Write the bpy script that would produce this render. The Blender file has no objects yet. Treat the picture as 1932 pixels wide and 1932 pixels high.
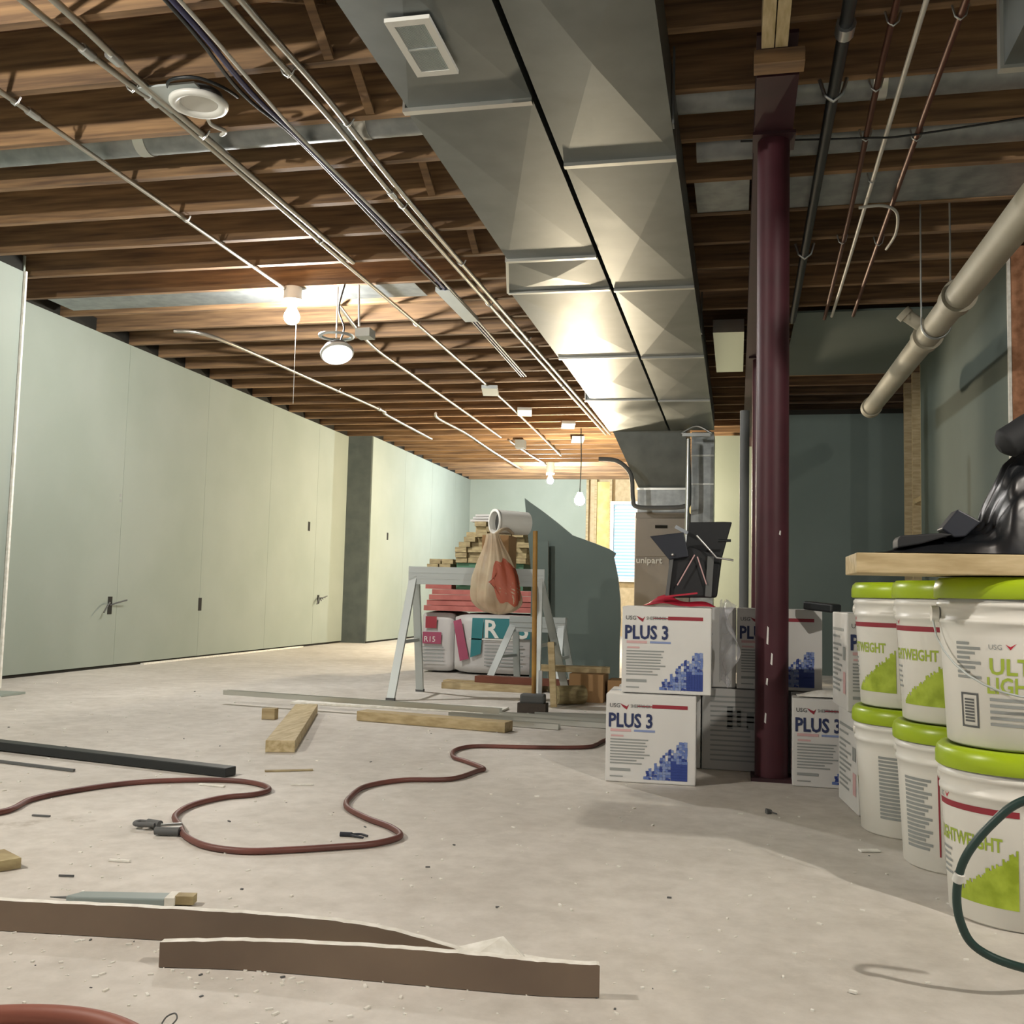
import bpy, math, random
from mathutils import Vector, Matrix
random.seed(7)
PI = math.pi
SC = bpy.context.scene
COL = SC.collection

# ------------------------------------------------------------------ camera, world, lights, exposure
CAM_AXES = ((0.976134, 0.215816, 0.0242), (-0.006225, -0.083584, 0.996481), (0.217079, -0.97285, -0.080246))
cam_data = bpy.data.cameras.new('camera')
cam_data.sensor_width = 36.0
cam_data.lens = 36.0 * 1919.3 / 1932.0
cam_data.clip_start = 0.05
cam = bpy.data.objects.new('camera', cam_data)
COL.objects.link(cam)
A, B, Cc = [Vector(v) for v in CAM_AXES]
M = Matrix((A, B, Cc)).transposed().to_4x4()
M.translation = Vector((0, 0, 0.62))
cam.matrix_world = M
SC.camera = cam

world = bpy.data.worlds.new('world')
SC.world = world
world.use_nodes = True
bg = world.node_tree.nodes['Background']
bg.inputs[0].default_value = (0.80, 0.86, 0.95, 1)
bg.inputs[1].default_value = 0.36
vs = SC.view_settings
vs.view_transform = 'Standard'
vs.look = 'None'
vs.gamma = 1.0
vs.use_curve_mapping = False
vs.exposure = 0.0

# the ceiling row of bare bulbs (two are behind or above the picture) and the hanging work bulb
# name: (place, radiant watts, colour); each lights from the glowing glass built in its own fixture below
LAMPS = {
    'window_end': ((-2.55, 13.81, 2.20), 210, (0.88, 0.95, 1.0)),
    'work': ((-1.69, 10.951, 1.655), 420, (1.0, 0.83, 0.58)),
    'middle': ((-2.665, 5.647, 2.27), 140, (1.0, 0.97, 0.93)),
    'near_left': ((-2.75, 1.16, 2.12), 185, (1.0, 0.94, 0.85)),
    'near_right': ((1.55, 0.733, 2.15), 155, (1.0, 0.93, 0.83)),
}

# ------------------------------------------------------------------ materials
MATS = {}
def srgb(h):
    if isinstance(h, str):
        h = h.lstrip('#')
        h = [int(h[i:i+2], 16) / 255 for i in (0, 2, 4)]
    return tuple((c / 12.92 if c <= 0.04045 else ((c + 0.055) / 1.055) ** 2.4) for c in h) + (1,)

def mat(name, col, rough=0.6, metal=0.0, col2=None, scale=6.0, stretch=(1, 1, 1), bump=0.0, detail=4,
        emit=0.0, rand=0.0, spec=0.5, alpha=1.0, lo=0.35, hi=0.65, bscale=None, coat=0.0, rvar=0.0):
    if name in MATS:
        return MATS[name]
    m = bpy.data.materials.new(name)
    m.use_nodes = True
    nt = m.node_tree
    b = nt.nodes['Principled BSDF']
    b.inputs['Base Color'].default_value = srgb(col)
    b.inputs['Roughness'].default_value = rough
    b.inputs['Metallic'].default_value = metal
    b.inputs['Specular IOR Level'].default_value = spec
    b.inputs['Alpha'].default_value = alpha
    b.inputs['Coat Weight'].default_value = coat
    if emit:
        b.inputs['Emission Color'].default_value = srgb(col)
        b.inputs['Emission Strength'].default_value = emit
    if col2 or bump or rvar:
        tc = nt.nodes.new('ShaderNodeTexCoord')
        mp = nt.nodes.new('ShaderNodeMapping')
        mp.inputs['Scale'].default_value = stretch
        nt.links.new(tc.outputs['Object'], mp.inputs['Vector'])
        oi = nt.nodes.new('ShaderNodeObjectInfo')
        ml = nt.nodes.new('ShaderNodeMath'); ml.operation = 'MULTIPLY'; ml.inputs[1].default_value = 37.0
        nt.links.new(oi.outputs['Random'], ml.inputs[0])
        nt.links.new(ml.outputs[0], mp.inputs['Location'])
        nz = nt.nodes.new('ShaderNodeTexNoise')
        nz.inputs['Scale'].default_value = scale
        nz.inputs['Detail'].default_value = detail
        nt.links.new(mp.outputs[0], nz.inputs['Vector'])
        if col2:
            cr = nt.nodes.new('ShaderNodeValToRGB')
            cr.color_ramp.elements[0].position = lo
            cr.color_ramp.elements[1].position = hi
            cr.color_ramp.elements[0].color = srgb(col)
            cr.color_ramp.elements[1].color = srgb(col2)
            nt.links.new(nz.outputs['Fac'], cr.inputs['Fac'])
            out = cr.outputs['Color']
            if rand:
                hs = nt.nodes.new('ShaderNodeHueSaturation')
                mr = nt.nodes.new('ShaderNodeMapRange')
                mr.inputs['To Min'].default_value = 1 - rand
                mr.inputs['To Max'].default_value = 1 + rand
                nt.links.new(oi.outputs['Random'], mr.inputs['Value'])
                nt.links.new(mr.outputs[0], hs.inputs['Value'])
                nt.links.new(out, hs.inputs['Color'])
                out = hs.outputs['Color']
            nt.links.new(out, b.inputs['Base Color'])
        if rvar:
            rr = nt.nodes.new('ShaderNodeMapRange')
            rr.inputs['To Min'].default_value = max(0.02, rough - rvar)
            rr.inputs['To Max'].default_value = min(1, rough + rvar)
            nt.links.new(nz.outputs['Fac'], rr.inputs['Value'])
            nt.links.new(rr.outputs[0], b.inputs['Roughness'])
        if bump:
            bp = nt.nodes.new('ShaderNodeBump')
            bp.inputs['Strength'].default_value = bump
            bp.inputs['Distance'].default_value = 0.01
            src = nz
            if bscale:
                src = nt.nodes.new('ShaderNodeTexNoise')
                src.inputs['Scale'].default_value = bscale
                src.inputs['Detail'].default_value = 3
                nt.links.new(tc.outputs['Object'], src.inputs['Vector'])
            nt.links.new(src.outputs['Fac'], bp.inputs['Height'])
            nt.links.new(bp.outputs[0], b.inputs['Normal'])
    MATS[name] = m
    return m

joist_m = mat('joist_wood', '5f4936', 0.78, col2='9a7a56', scale=5, stretch=(0.5, 6, 9), rand=0.18, bump=0.1, lo=0.3, hi=0.7)
pine = mat('pine', 'a39069', 0.65, col2='beac86', scale=6, stretch=(1.5, 9, 9), rand=0.12, bump=0.08)
pine_y = mat('pine_lengthwise', 'a8966e', 0.65, col2='c6b691', scale=6, stretch=(9, 1.5, 9), rand=0.12, bump=0.08)
pine_grey = mat('pine_weathered', '93835f', 0.7, col2='b5a67c', scale=6, stretch=(3, 3, 9), rand=0.12)
osb = mat('osb', '8e6244', 0.8, col2='b58262', scale=24, bump=0.1)
deck_m = mat('deck_board', '4f3420', 0.85, col2='6b4729', scale=12)
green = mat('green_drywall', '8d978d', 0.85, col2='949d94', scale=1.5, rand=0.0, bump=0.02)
green_shaded = mat('green_drywall_shaded', '57635e', 0.85, col2='5e6a65', scale=1.5)  # same green drywall, with the shade of unlit faces put into its colour
gyps = mat('gypsum_white', 'f0efe8', 0.85, col2='dcdad0', scale=40, bump=0.2)
kraft = mat('paper_back', '78685a', 0.85, col2='857463', scale=5)
return_shaded = mat('return_wall_shaded', '565e5c', 0.9, col2='616865', scale=8)  # return wall drywall, darkened in colour for the light it lacks
galv = mat('galvanised', '686d6b', 0.46, 0.8, col2='757a78', scale=6, rvar=0.07)
galv_b = mat('galvanised_bright', 'd5d6d0', 0.3, 0.9)
galv_dull = mat('galvanised_dull', 'a2a6a6', 0.5, 0.85, col2='8d9292', scale=14)
conduit_m = mat('conduit_steel', 'b4b0a6', 0.35, 0.9)
black_m = mat('black_iron', '1c2022', 0.45)
copper = mat('copper_pipe', '5e392b', 0.5, 0.6)
blue_cable = mat('blue_cable', '2b2c58', 0.5)
white_cable = mat('white_cable', 'c9c7bf', 0.5)
oxide = mat('red_oxide', '3d1c23', 0.5, col2='47222a', scale=7, rvar=0.08, bump=0.05, spec=0.3)
oxide_beam = mat('red_oxide_beam', '2f1319', 0.6, col2='38171e', scale=7)
pvc = mat('pvc', '9d9888', 0.6, col2='958f7e', scale=3, spec=0.3)
pvc_print = mat('pvc_print', '6a675f', 0.6)
bucket_w = mat('bucket_white', 'dedcd4', 0.38)
lime = mat('lid_lime', '9fb81a', 0.33)
lime_lab = mat('label_lime', '8a9e1c', 0.55, col2='a9bd3a', scale=30)
lime_text = mat('text_lime', '9cb03c', 0.6)
red_lab = mat('label_red', '8e2633', 0.55)
red_bright = mat('red_mark', 'b32439', 0.5)
navy = mat('text_navy', '232f58', 0.6)
blue1 = mat('print_blue', '2b3f86', 0.6)
blue2 = mat('print_blue_light', '5f74ad', 0.6)
blue3 = mat('print_blue_grey', '7f8fb8', 0.6)
greytext = mat('text_grey', '8f9391', 0.7)
greydark = mat('text_dark_grey', '5a5c5c', 0.7)
card = mat('carton_white', 'd2d2cf', 0.7, col2='cac9c6', scale=3)
card_shaded = mat('carton_shaded', 'b3b3b1', 0.7)  # white carton again, its shade behind the stack put into the tone
cardpink = mat('carton_pink', 'c9a3a3', 0.7)
plastic_film = mat('film_clear', 'd8dadf', 0.12, alpha=0.35)
concrete = None
black_plastic = mat('black_plastic', '15171a', 0.36, bump=0.5, bscale=9)
black_cloth = mat('black_canvas', '1b1d20', 0.7)
navy_plastic = mat('navy_plastic', '20242e', 0.5)
red_strap = mat('red_webbing', 'a81c33', 0.55)
steel = mat('bright_steel', 'c8cbca', 0.3, 0.9)
alu = mat('painted_steel', 'b9c0bf', 0.45, 0.4)
rubber_red = mat('hose_red', '74453d', 0.5, col2='583630', scale=5)
cable_green = mat('cable_green', '1f3a35', 0.45)
bag_tan = mat('thin_bag', 'b39c80', 0.35, col2='c9b89c', scale=7, alpha=0.72, bump=0.5)
orange_red = mat('bag_print', 'a8543c', 0.5)
pink_foam = mat('pink_foam', 'b86f68', 0.8, col2='a65f58', scale=9)
teal = mat('teal_print', '1f7076', 0.5)
wrap = mat('insulation_wrap', 'bdbbb9', 0.4)
magenta = mat('magenta_print', '96405c', 0.5)
furn = mat('furnace_cabinet', '8b857c', 0.5, col2='948d83', scale=2)
white_plastic = mat('white_plastic', 'd8d8d2', 0.4)
diffuser = mat('diffuser', 'cfcdc6', 0.5)
dark = mat('dark_hole', '17160f', 0.9)
brass = mat('broom_handle', 'a97f34', 0.5, col2='8a642a', scale=8)
bristle = mat('bristle', '4d4640', 0.9, bump=0.6, bscale=80)
blade_m = mat('knife_grey', '8e9a98', 0.4)
gl_disc = mat('disc_glow', 'ffffff', 0.4, emit=2.5)
gl_win = mat('blind_slat', 'e4eef4', 0.5)
gl_sky = mat('outdoor_glow', '9fc8e8', 0.5, emit=0.75)
insul_y = mat('yellow_insulation', 'd9c98e', 0.9, col2='c9b878', scale=10)
kraft_box = mat('kraft_carton', 'a5825a', 0.8)
flare_mint = mat('mint_flare', '7fd0b0', 0.5)

def concrete_mat():
    m = bpy.data.materials.new('concrete_floor')
    m.use_nodes = True
    nt = m.node_tree; L = nt.links; N = nt.nodes.new
    b = nt.nodes['Principled BSDF']
    b.inputs['Roughness'].default_value = 0.75
    tc = N('ShaderNodeTexCoord')
    def noise(scale, detail, rough=0.5, vec=None):
        n = N('ShaderNodeTexNoise'); n.inputs['Scale'].default_value = scale
        n.inputs['Detail'].default_value = detail; n.inputs['Roughness'].default_value = rough
        L.new(vec or tc.outputs['Object'], n.inputs['Vector']); return n
    def ramp(n, p0, c0, p1, c1):
        r = N('ShaderNodeValToRGB'); e = r.color_ramp.elements
        e[0].position = p0; e[0].color = c0; e[1].position = p1; e[1].color = c1
        L.new(n.outputs['Fac'], r.inputs['Fac']); return r
    big = ramp(noise(0.9, 6, 0.6), 0.3, srgb('bdb8af'), 0.72, srgb('dedad3'))
    fine = ramp(noise(14, 8, 0.65), 0.32, (0.80, 0.79, 0.77, 1), 0.64, (1.04, 1.04, 1.04, 1))
    mx = N('ShaderNodeMix'); mx.data_type = 'RGBA'; mx.blend_type = 'MULTIPLY'; mx.inputs[0].default_value = 0.8
    L.new(big.outputs[0], mx.inputs[6]); L.new(fine.outputs[0], mx.inputs[7])
    dust = ramp(noise(5.5, 10, 0.72), 0.60, (0, 0, 0, 1), 0.70, (1, 1, 1, 1))
    m2 = N('ShaderNodeMix'); m2.data_type = 'RGBA'
    m2.inputs[7].default_value = srgb('d3cec5')
    ml = N('ShaderNodeMath'); ml.operation = 'MULTIPLY'; ml.inputs[1].default_value = 0.7
    L.new(dust.outputs[0], ml.inputs[0]); L.new(ml.outputs[0], m2.inputs[0]); L.new(mx.outputs[2], m2.inputs[6])
    st = ramp(noise(2.6, 9, 0.7), 0.28, (1, 1, 1, 1), 0.36, (0, 0, 0, 1))
    m3 = N('ShaderNodeMix'); m3.data_type = 'RGBA'; m3.inputs[7].default_value = srgb('8e8472')
    ml2 = N('ShaderNodeMath'); ml2.operation = 'MULTIPLY'; ml2.inputs[1].default_value = 0.5
    L.new(st.outputs[0], ml2.inputs[0]); L.new(ml2.outputs[0], m3.inputs[0]); L.new(m2.outputs[2], m3.inputs[6])
    L.new(m3.outputs[2], b.inputs['Base Color'])
    bp = N('ShaderNodeBump'); bp.inputs['Strength'].default_value = 0.25; bp.inputs['Distance'].default_value = 0.004
    L.new(noise(30, 6, 0.6).outputs['Fac'], bp.inputs['Height']); L.new(bp.outputs[0], b.inputs['Normal'])
    return m
concrete = concrete_mat()

# ------------------------------------------------------------------ mesh helpers
def rotz(a): return Matrix.Rotation(a, 3, 'Z')
def rotx(a): return Matrix.Rotation(a, 3, 'X')
def roty(a): return Matrix.Rotation(a, 3, 'Y')

class MB:
    def __init__(s):
        s.v = []; s.f = []; s.m = []; s.s = []
    def add(s, vs, fs, mi=0, smooth=False):
        n = len(s.v)
        s.v += [Vector(p) for p in vs]
        for f in fs:
            s.f.append([i + n for i in f]); s.m.append(mi); s.s.append(smooth)
        return s
    def box(s, c, size, R=None, mi=0):
        hx, hy, hz = size[0] / 2, size[1] / 2, size[2] / 2
        P = [Vector((x * hx, y * hy, z * hz)) for z in (-1, 1) for y in (-1, 1) for x in (-1, 1)]
        if R is not None: P = [R @ p for p in P]
        c = Vector(c)
        return s.add([p + c for p in P], [(0, 2, 3, 1), (4, 5, 7, 6), (0, 1, 5, 4), (2, 6, 7, 3), (0, 4, 6, 2), (1, 3, 7, 5)], mi)
    def bx(s, x0, x1, y0, y1, z0, z1, mi=0):
        return s.box(((x0 + x1) / 2, (y0 + y1) / 2, (z0 + z1) / 2), (x1 - x0, y1 - y0, z1 - z0), None, mi)
    def beam(s, p0, p1, w, h, mi=0, up=(0, 0, 1)):
        p0, p1 = Vector(p0), Vector(p1)
        d = (p1 - p0); L = d.length; d.normalize()
        u = Vector(up)
        if abs(d.dot(u)) > 0.99: u = Vector((0, 1, 0))
        x = d.cross(u).normalized(); z = x.cross(d).normalized()
        R = Matrix((x, d, z)).transposed()
        return s.box((p0 + p1) / 2, (w, L, h), R, mi)
    def cyl(s, p0, p1, r, r2=None, seg=20, mi=0, caps=True):
        p0, p1 = Vector(p0), Vector(p1)
        if r2 is None: r2 = r
        d = (p1 - p0).normalized()
        u = Vector((0, 0, 1)) if abs(d.z) < 0.9 else Vector((1, 0, 0))
        x = d.cross(u).normalized(); y = d.cross(x)
        a = []
        for p, rr in ((p0, r), (p1, r2)):
            for k in range(seg):
                t = 2 * PI * k / seg
                a.append(p + x * (rr * math.cos(t)) + y * (rr * math.sin(t)))
        s.add(a, [(k, (k + 1) % seg, seg + (k + 1) % seg, seg + k) for k in range(seg)], mi, True)
        if caps:
            s.add(a[:seg], [tuple(range(seg))[::-1]], mi)
            s.add(a[seg:], [tuple(range(seg))], mi)
        return s
    def tube(s, pts, r, seg=8, mi=0, closed=False, caps=True):
        P = [Vector(p) for p in pts]
        n = len(P)
        ring = []
        px = None
        for i in range(n):
            if closed: d = P[(i + 1) % n] - P[i - 1]
            else: d = P[min(i + 1, n - 1)] - P[max(i - 1, 0)]
            d.normalize()
            if px is None:
                u = Vector((0, 0, 1)) if abs(d.z) < 0.9 else Vector((1, 0, 0))
                px = d.cross(u).normalized()
            else:
                px = (px - d * px.dot(d)).normalized()
            py = d.cross(px)
            rr = r[i] if isinstance(r, (list, tuple)) else r
            ring += [P[i] + px * (rr * math.cos(2 * PI * k / seg)) + py * (rr * math.sin(2 * PI * k / seg)) for k in range(seg)]
        fs = []
        for i in range(n if closed else n - 1):
            j = (i + 1) % n
            for k in range(seg):
                k2 = (k + 1) % seg
                fs.append((i * seg + k, i * seg + k2, j * seg + k2, j * seg + k))
        s.add(ring, fs, mi, True)
        if caps and not closed:
            s.add(ring[:seg], [tuple(range(seg))[::-1]], mi)
            s.add(ring[-seg:], [tuple(range(seg))], mi)
        return s
    def lathe(s, prof, c=(0, 0, 0), seg=40, R=None, mi=0, smooth=True, a0=0.0, a1=2 * PI):
        c = Vector(c); full = abs(a1 - a0 - 2 * PI) < 1e-6
        n = seg if full else seg + 1
        vs_, fs = [], []
        for (r, z) in prof:
            for k in range(n):
                t = a0 + (a1 - a0) * k / seg
                p = Vector((r * math.cos(t), r * math.sin(t), z))
                if R is not None: p = R @ p
                vs_.append(p + c)
        for i in range(len(prof) - 1):
            for k in range(seg):
                k2 = (k + 1) % n
                fs.append((i * n + k, i * n + k2, (i + 1) * n + k2, (i + 1) * n + k))
        return s.add(vs_, fs, mi, smooth)
    def prism(s, poly, ext, mi=0):
        P = [Vector(p) for p in poly]; e = Vector(ext); n = len(P)
        nrm = Vector((0, 0, 0))
        for i in range(n): nrm += P[i].cross(P[(i + 1) % n])
        if nrm.dot(e) > 0: P = P[::-1]
        s.add(P + [p + e for p in P], [tuple(range(n)), tuple(range(2 * n - 1, n - 1, -1))] +
              [(i, i + n, (i + 1) % n + n, (i + 1) % n) for i in range(n)], mi)
        return s
    def quad(s, a, b, c, d, mi=0):
        return s.add([a, b, c, d], [(0, 1, 2, 3)], mi)
    def grid(s, fn, nu, nv, mi=0, smooth=True):
        vs_ = [fn(i / nu, j / nv) for i in range(nu + 1) for j in range(nv + 1)]
        w = nv + 1
        return s.add(vs_, [(i * w + j, (i + 1) * w + j, (i + 1) * w + j + 1, i * w + j + 1) for i in range(nu) for j in range(nv)], mi, smooth)
    def sphere(s, c, r, seg=16, mi=0, sc=(1, 1, 1)):
        prof = [(r * math.sin(PI * k / (seg // 2)) * 1.0, -r * math.cos(PI * k / (seg // 2))) for k in range(seg // 2 + 1)]
        c = Vector(c); n = len(s.v)
        s.lathe([(max(a, 1e-4), b) for a, b in prof], (0, 0, 0), seg, None, mi)
        for i in range(n, len(s.v)):
            p = s.v[i]; s.v[i] = Vector((p.x * sc[0], p.y * sc[1], p.z * sc[2])) + c
        return s
    def build(s, name, mats, parent=None, bevel=0.0, solid=0.0):
        if not isinstance(mats, (list, tuple)): mats = [mats]
        me = bpy.data.meshes.new(name)
        V = s.v
        o = bpy.data.objects.new(name, me)
        if parent is not None:
            off = WORG[parent.name]
            V = [p - off for p in V]
            o.parent = parent
            WORG[o.name] = off
        else:
            xs = [p.x for p in V]; ys = [p.y for p in V]; z0 = min(p.z for p in V)
            off = Vector(((min(xs) + max(xs)) / 2, (min(ys) + max(ys)) / 2, z0))
            V = [p - off for p in V]
            o.location = off
            WORG[o.name] = off
        me.from_pydata([tuple(p) for p in V], [], s.f)
        for m_ in mats: me.materials.append(m_)
        for i, pl in enumerate(me.polygons):
            pl.material_index = s.m[i]; pl.use_smooth = s.s[i]
        me.update()
        COL.objects.link(o)
        if bevel:
            bv = o.modifiers.new('bevel', 'BEVEL'); bv.width = bevel; bv.segments = 2; bv.limit_method = 'ANGLE'
        if solid:
            sd = o.modifiers.new('solid', 'SOLIDIFY'); sd.thickness = solid
        return o
WORG = {}
ORD = ['first', 'second', 'third', 'fourth', 'fifth', 'sixth', 'seventh', 'eighth', 'ninth', 'tenth', 'eleventh', 'twelfth', 'thirteenth',
       'fourteenth', 'fifteenth', 'sixteenth', 'seventeenth', 'eighteenth', 'nineteenth', 'twentieth', 'twenty-first', 'twenty-second',
       'twenty-third', 'twenty-fourth', 'twenty-fifth', 'twenty-sixth']

def tag(o, label, cat, group=None, kind=None):
    o['label'] = label; o['category'] = cat
    if group: o['group'] = group
    if kind: o['kind'] = kind
    return o
def thing(name, label, cat, loc=(0, 0, 0), group=None):
    o = bpy.data.objects.new(name, None)
    o.empty_display_size = 0.05
    o.location = loc
    COL.objects.link(o)
    WORG[o.name] = Vector(loc)
    return tag(o, label, cat, group)
def struct(name, mb, m, parent=None, **k):
    o = mb.build(name, m, parent, **k)
    if parent is None: o['kind'] = 'structure'
    return o
def copy_tree(o, loc=None, rz=None, label=None, parent=None):
    c = o.copy(); COL.objects.link(c)
    if parent is not None: c.parent = parent
    if loc is not None: c.location = loc
    if rz is not None: c.rotation_euler = (0, 0, rz)
    if label: c['label'] = label
    WORG[c.name] = WORG.get(o.name, Vector())
    for ch in list(CH.get(o.name, [])) or [x for x in o.children]:
        copy_tree(ch, parent=c)
    return c
CH = {}

FONT = None
def text_mb(mb, txt, size, origin, ux, uy, mi=0, depth=0.0006, bold=0.0, wrapfn=None, sx=1.0):
    """lettering laid in the plane spanned by ux (reading direction) and uy (up), raised along ux x uy"""
    cu = bpy.data.curves.new('t', 'FONT')
    cu.body = txt; cu.size = size; cu.resolution_u = 2; cu.offset = bold
    cu.extrude = 0.0
    ob = bpy.data.objects.new('t', cu)
    COL.objects.link(ob)
    dg = bpy.context.evaluated_depsgraph_get()
    me = bpy.data.meshes.new_from_object(ob.evaluated_get(dg))
    o, ux, uy = Vector(origin), Vector(ux), Vector(uy)
    nn = ux.cross(uy).normalized()
    vs_ = []
    for v in me.vertices:
        if wrapfn: vs_.append(wrapfn(v.co.x * sx, v.co.y))
        else: vs_.append(o + ux * (v.co.x * sx) + uy * v.co.y + nn * depth)
    mb.add(vs_, [tuple(p.vertices) for p in me.polygons], mi)
    COL.objects.unlink(ob); bpy.data.objects.remove(ob); bpy.data.curves.remove(cu); bpy.data.meshes.remove(me)

def smooth_path(pts, n=8, closed=False):
    P = [Vector(p) for p in pts]; out = []
    N_ = len(P)
    for i in range(N_ if closed else N_ - 1):
        if closed: p0, p1, p2, p3 = P[i - 1], P[i], P[(i + 1) % N_], P[(i + 2) % N_]
        else: p0, p1, p2, p3 = P[max(i - 1, 0)], P[i], P[i + 1], P[min(i + 2, N_ - 1)]
        for k in range(n):
            t = k / n
            out.append(0.5 * ((2 * p1) + (p2 - p0) * t + (2 * p0 - 5 * p1 + 4 * p2 - p3) * t * t + (3 * p1 - p0 - 3 * p2 + p3) * t ** 3))
    if not closed: out.append(P[-1])
    return out


# ------------------------------------------------------------------ the room
ZC = 2.455
WX, WX2 = -4.56, -4.25
struct('floor', MB().bx(-8, 4, -3, 17, -0.1, 0), concrete)
struct('ceiling', MB().bx(-8, 4, -3, 17, ZC + 0.235, ZC + 0.26), deck_m)

def sheet_wall(name, x, y0, y1, seams, m, t=0.0127, z0=0.022, z1=ZC - 0.003, back=0.1):
    mb = MB()
    ys = [y0] + seams + [y1]
    for a_, b_ in zip(ys[:-1], ys[1:]):
        mb.bx(x - t, x, a_ + 0.0015, b_ - 0.0015, z0, z1, 0)
    mb.bx(x - t - back, x - t, y0, y1, 0, z1 + 0.1, 1)
    return struct(name, mb, [m, dark])
wl = sheet_wall('wall_left', WX, 5.62, 11.36, [6.86, 8.07, 9.34, 10.5], green)
sheet_wall('wall_left_near', -4.14, -3.0, 5.12, [0.2, 1.4, 2.6, 3.85], green)
struct('trim_1', MB().bx(-4.15, -4.125, 5.12, 5.135, 0.01, ZC), gyps)
struct('wall_left_step', MB().bx(-4.65, -4.15, 5.13, 5.145, 0, ZC + 0.1), green)
struct('wall_return', MB().bx(-4.70, WX2 - 0.014, 11.36, 11.375, 0, ZC + 0.1), return_shaded)
sheet_wall('wall_left_far', WX2, 11.37, 15.9, [12.6, 13.8, 15.0], green)
# far wall: drywall to the left, open studs with batts, window
WB = 15.9
mb = MB()
mb.bx(-4.3, -2.35, WB, WB + 0.013, 0, ZC + 0.1)
mb.bx(-4.3, 3.5, WB + 0.12, WB + 0.16, 0, ZC + 0.3, 1)
struct('wall_back', mb, [green, mat('pale_sheathing', 'b7a482', 0.8, col2='c9b794', scale=14)])
for i, x in enumerate((-2.33, -2.2, -1.96, -1.50, -1.1, -0.7, -0.3, 0.1, 0.5)):
    o = MB().bx(x - 0.019, x + 0.019, WB, WB + 0.09, 0, ZC).build('wall_stud', pine)
    tag(o, 'pine wall stud in the unfinished far wall, %s from the left' % ORD[i], 'stud', 'pine studs of the far wall')
for i, (x0, x1) in enumerate(((-2.18, -1.98), (-1.48, -1.12), (-1.08, -0.72), (-0.68, -0.32))):
    o = MB().grid(lambda u, v: Vector((x0 + (x1 - x0) * u, WB + 0.03 - 0.03 * math.sin(PI * u), 0.02 + 2.4 * v)), 8, 10).build('insulation_batt', insul_y)
    tag(o, 'yellowish insulation batt between the far wall studs, %s from the left' % ORD[i], 'insulation', 'batts in the far wall')
# window with blind
w = thing('window_1', 'bright window with a white slatted blind on the far wall', 'window', (-1.73, WB, 0.88))
del w['label']; del w['category']; w['kind'] = 'structure'
WX0, WX1, WZ0, WZ1 = -1.91, -1.545, 0.90, 2.06
mb = MB()
for (a_, b_, c_, d_) in ((WX0 - 0.05, WX0, WZ0 - 0.05, WZ1 + 0.05), (WX1, WX1 + 0.05, WZ0 - 0.05, WZ1 + 0.05)):
    mb.bx(a_, b_, WB - 0.02, WB + 0.1, c_, d_)
for (c_, d_) in ((WZ0 - 0.05, WZ0), (WZ1, WZ1 + 0.05)):
    mb.bx(WX0, WX1, WB - 0.02, WB + 0.1, c_, d_)
mb.build('window_frame', white_plastic, w)
MB().bx(WX0, WX1, WB + 0.09, WB + 0.095, WZ0, WZ1).build('pane', gl_sky, w)
mb = MB()
z = WZ0 + 0.02
while z < WZ1 - 0.02:
    mb.box(((WX0 + WX1) / 2, WB + 0.03, z), (WX1 - WX0 - 0.01, 0.046, 0.004), rotx(0.75)); z += 0.052
mb.build('blind', gl_win, w)

# right-hand rooms
struct('wall_far_right', MB().bx(0.40, 2.6, 9.0, 9.015, 0, 2.22), green_shaded)
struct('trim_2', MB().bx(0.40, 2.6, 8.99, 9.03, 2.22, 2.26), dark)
struct('wall_behind_posts', MB().bx(0.38, 0.40, 9.0, 12.0, 0, ZC), green_shaded)
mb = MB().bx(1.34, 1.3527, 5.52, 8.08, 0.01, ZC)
struct('wall_right', mb, green_shaded)
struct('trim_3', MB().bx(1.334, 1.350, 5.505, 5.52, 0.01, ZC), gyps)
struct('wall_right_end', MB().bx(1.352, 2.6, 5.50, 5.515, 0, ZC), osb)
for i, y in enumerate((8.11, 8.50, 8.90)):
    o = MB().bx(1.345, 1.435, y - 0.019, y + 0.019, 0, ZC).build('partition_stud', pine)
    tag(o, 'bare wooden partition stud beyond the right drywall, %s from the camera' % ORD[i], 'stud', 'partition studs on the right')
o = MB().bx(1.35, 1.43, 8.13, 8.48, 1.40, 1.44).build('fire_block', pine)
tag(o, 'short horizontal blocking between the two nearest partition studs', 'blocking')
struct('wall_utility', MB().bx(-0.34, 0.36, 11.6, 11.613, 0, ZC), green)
struct('wall_right_near', MB().bx(2.62, 2.66, -3.0, 5.0, 0, ZC + 0.2), green_shaded)

# electrical cut-outs in the left walls
def cutout(x, y, z, parent, h=0.10, wires=0):
    mb = MB().bx(x - 0.001, x + 0.0025, y - 0.026, y + 0.026, z - h / 2, z + h / 2)
    c_ = mb.build('outlet_cutout', dark, parent)
    if wires:
        m2 = MB()
        for k in range(wires):
            t = k / max(1, wires - 1)
            m2.tube(smooth_path([(x, y, z), (x + 0.03, y + 0.10 * (t - 0.5), z + 0.02), (x + 0.05, y + 0.28 * (t - 0.5), z - 0.05 + 0.09 * t)], 4), 0.006, 5)
        m2.build('loose_wires', greydark, c_)
for p, h, wr in (((-4.560, 6.775, 0.463), 0.13, 2), ((-4.560, 8.078, 0.465), 0.11, 0), ((-4.560, 10.309, 1.300), 0.10, 0), ((-4.560, 10.632, 0.506), 0.10, 6)):
    cutout(p[0], p[1], p[2], wl, h, wr)
cutout(*(-4.250, 11.981, 1.295), bpy.data.objects['wall_left_far'], 0.09, 0)
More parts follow.
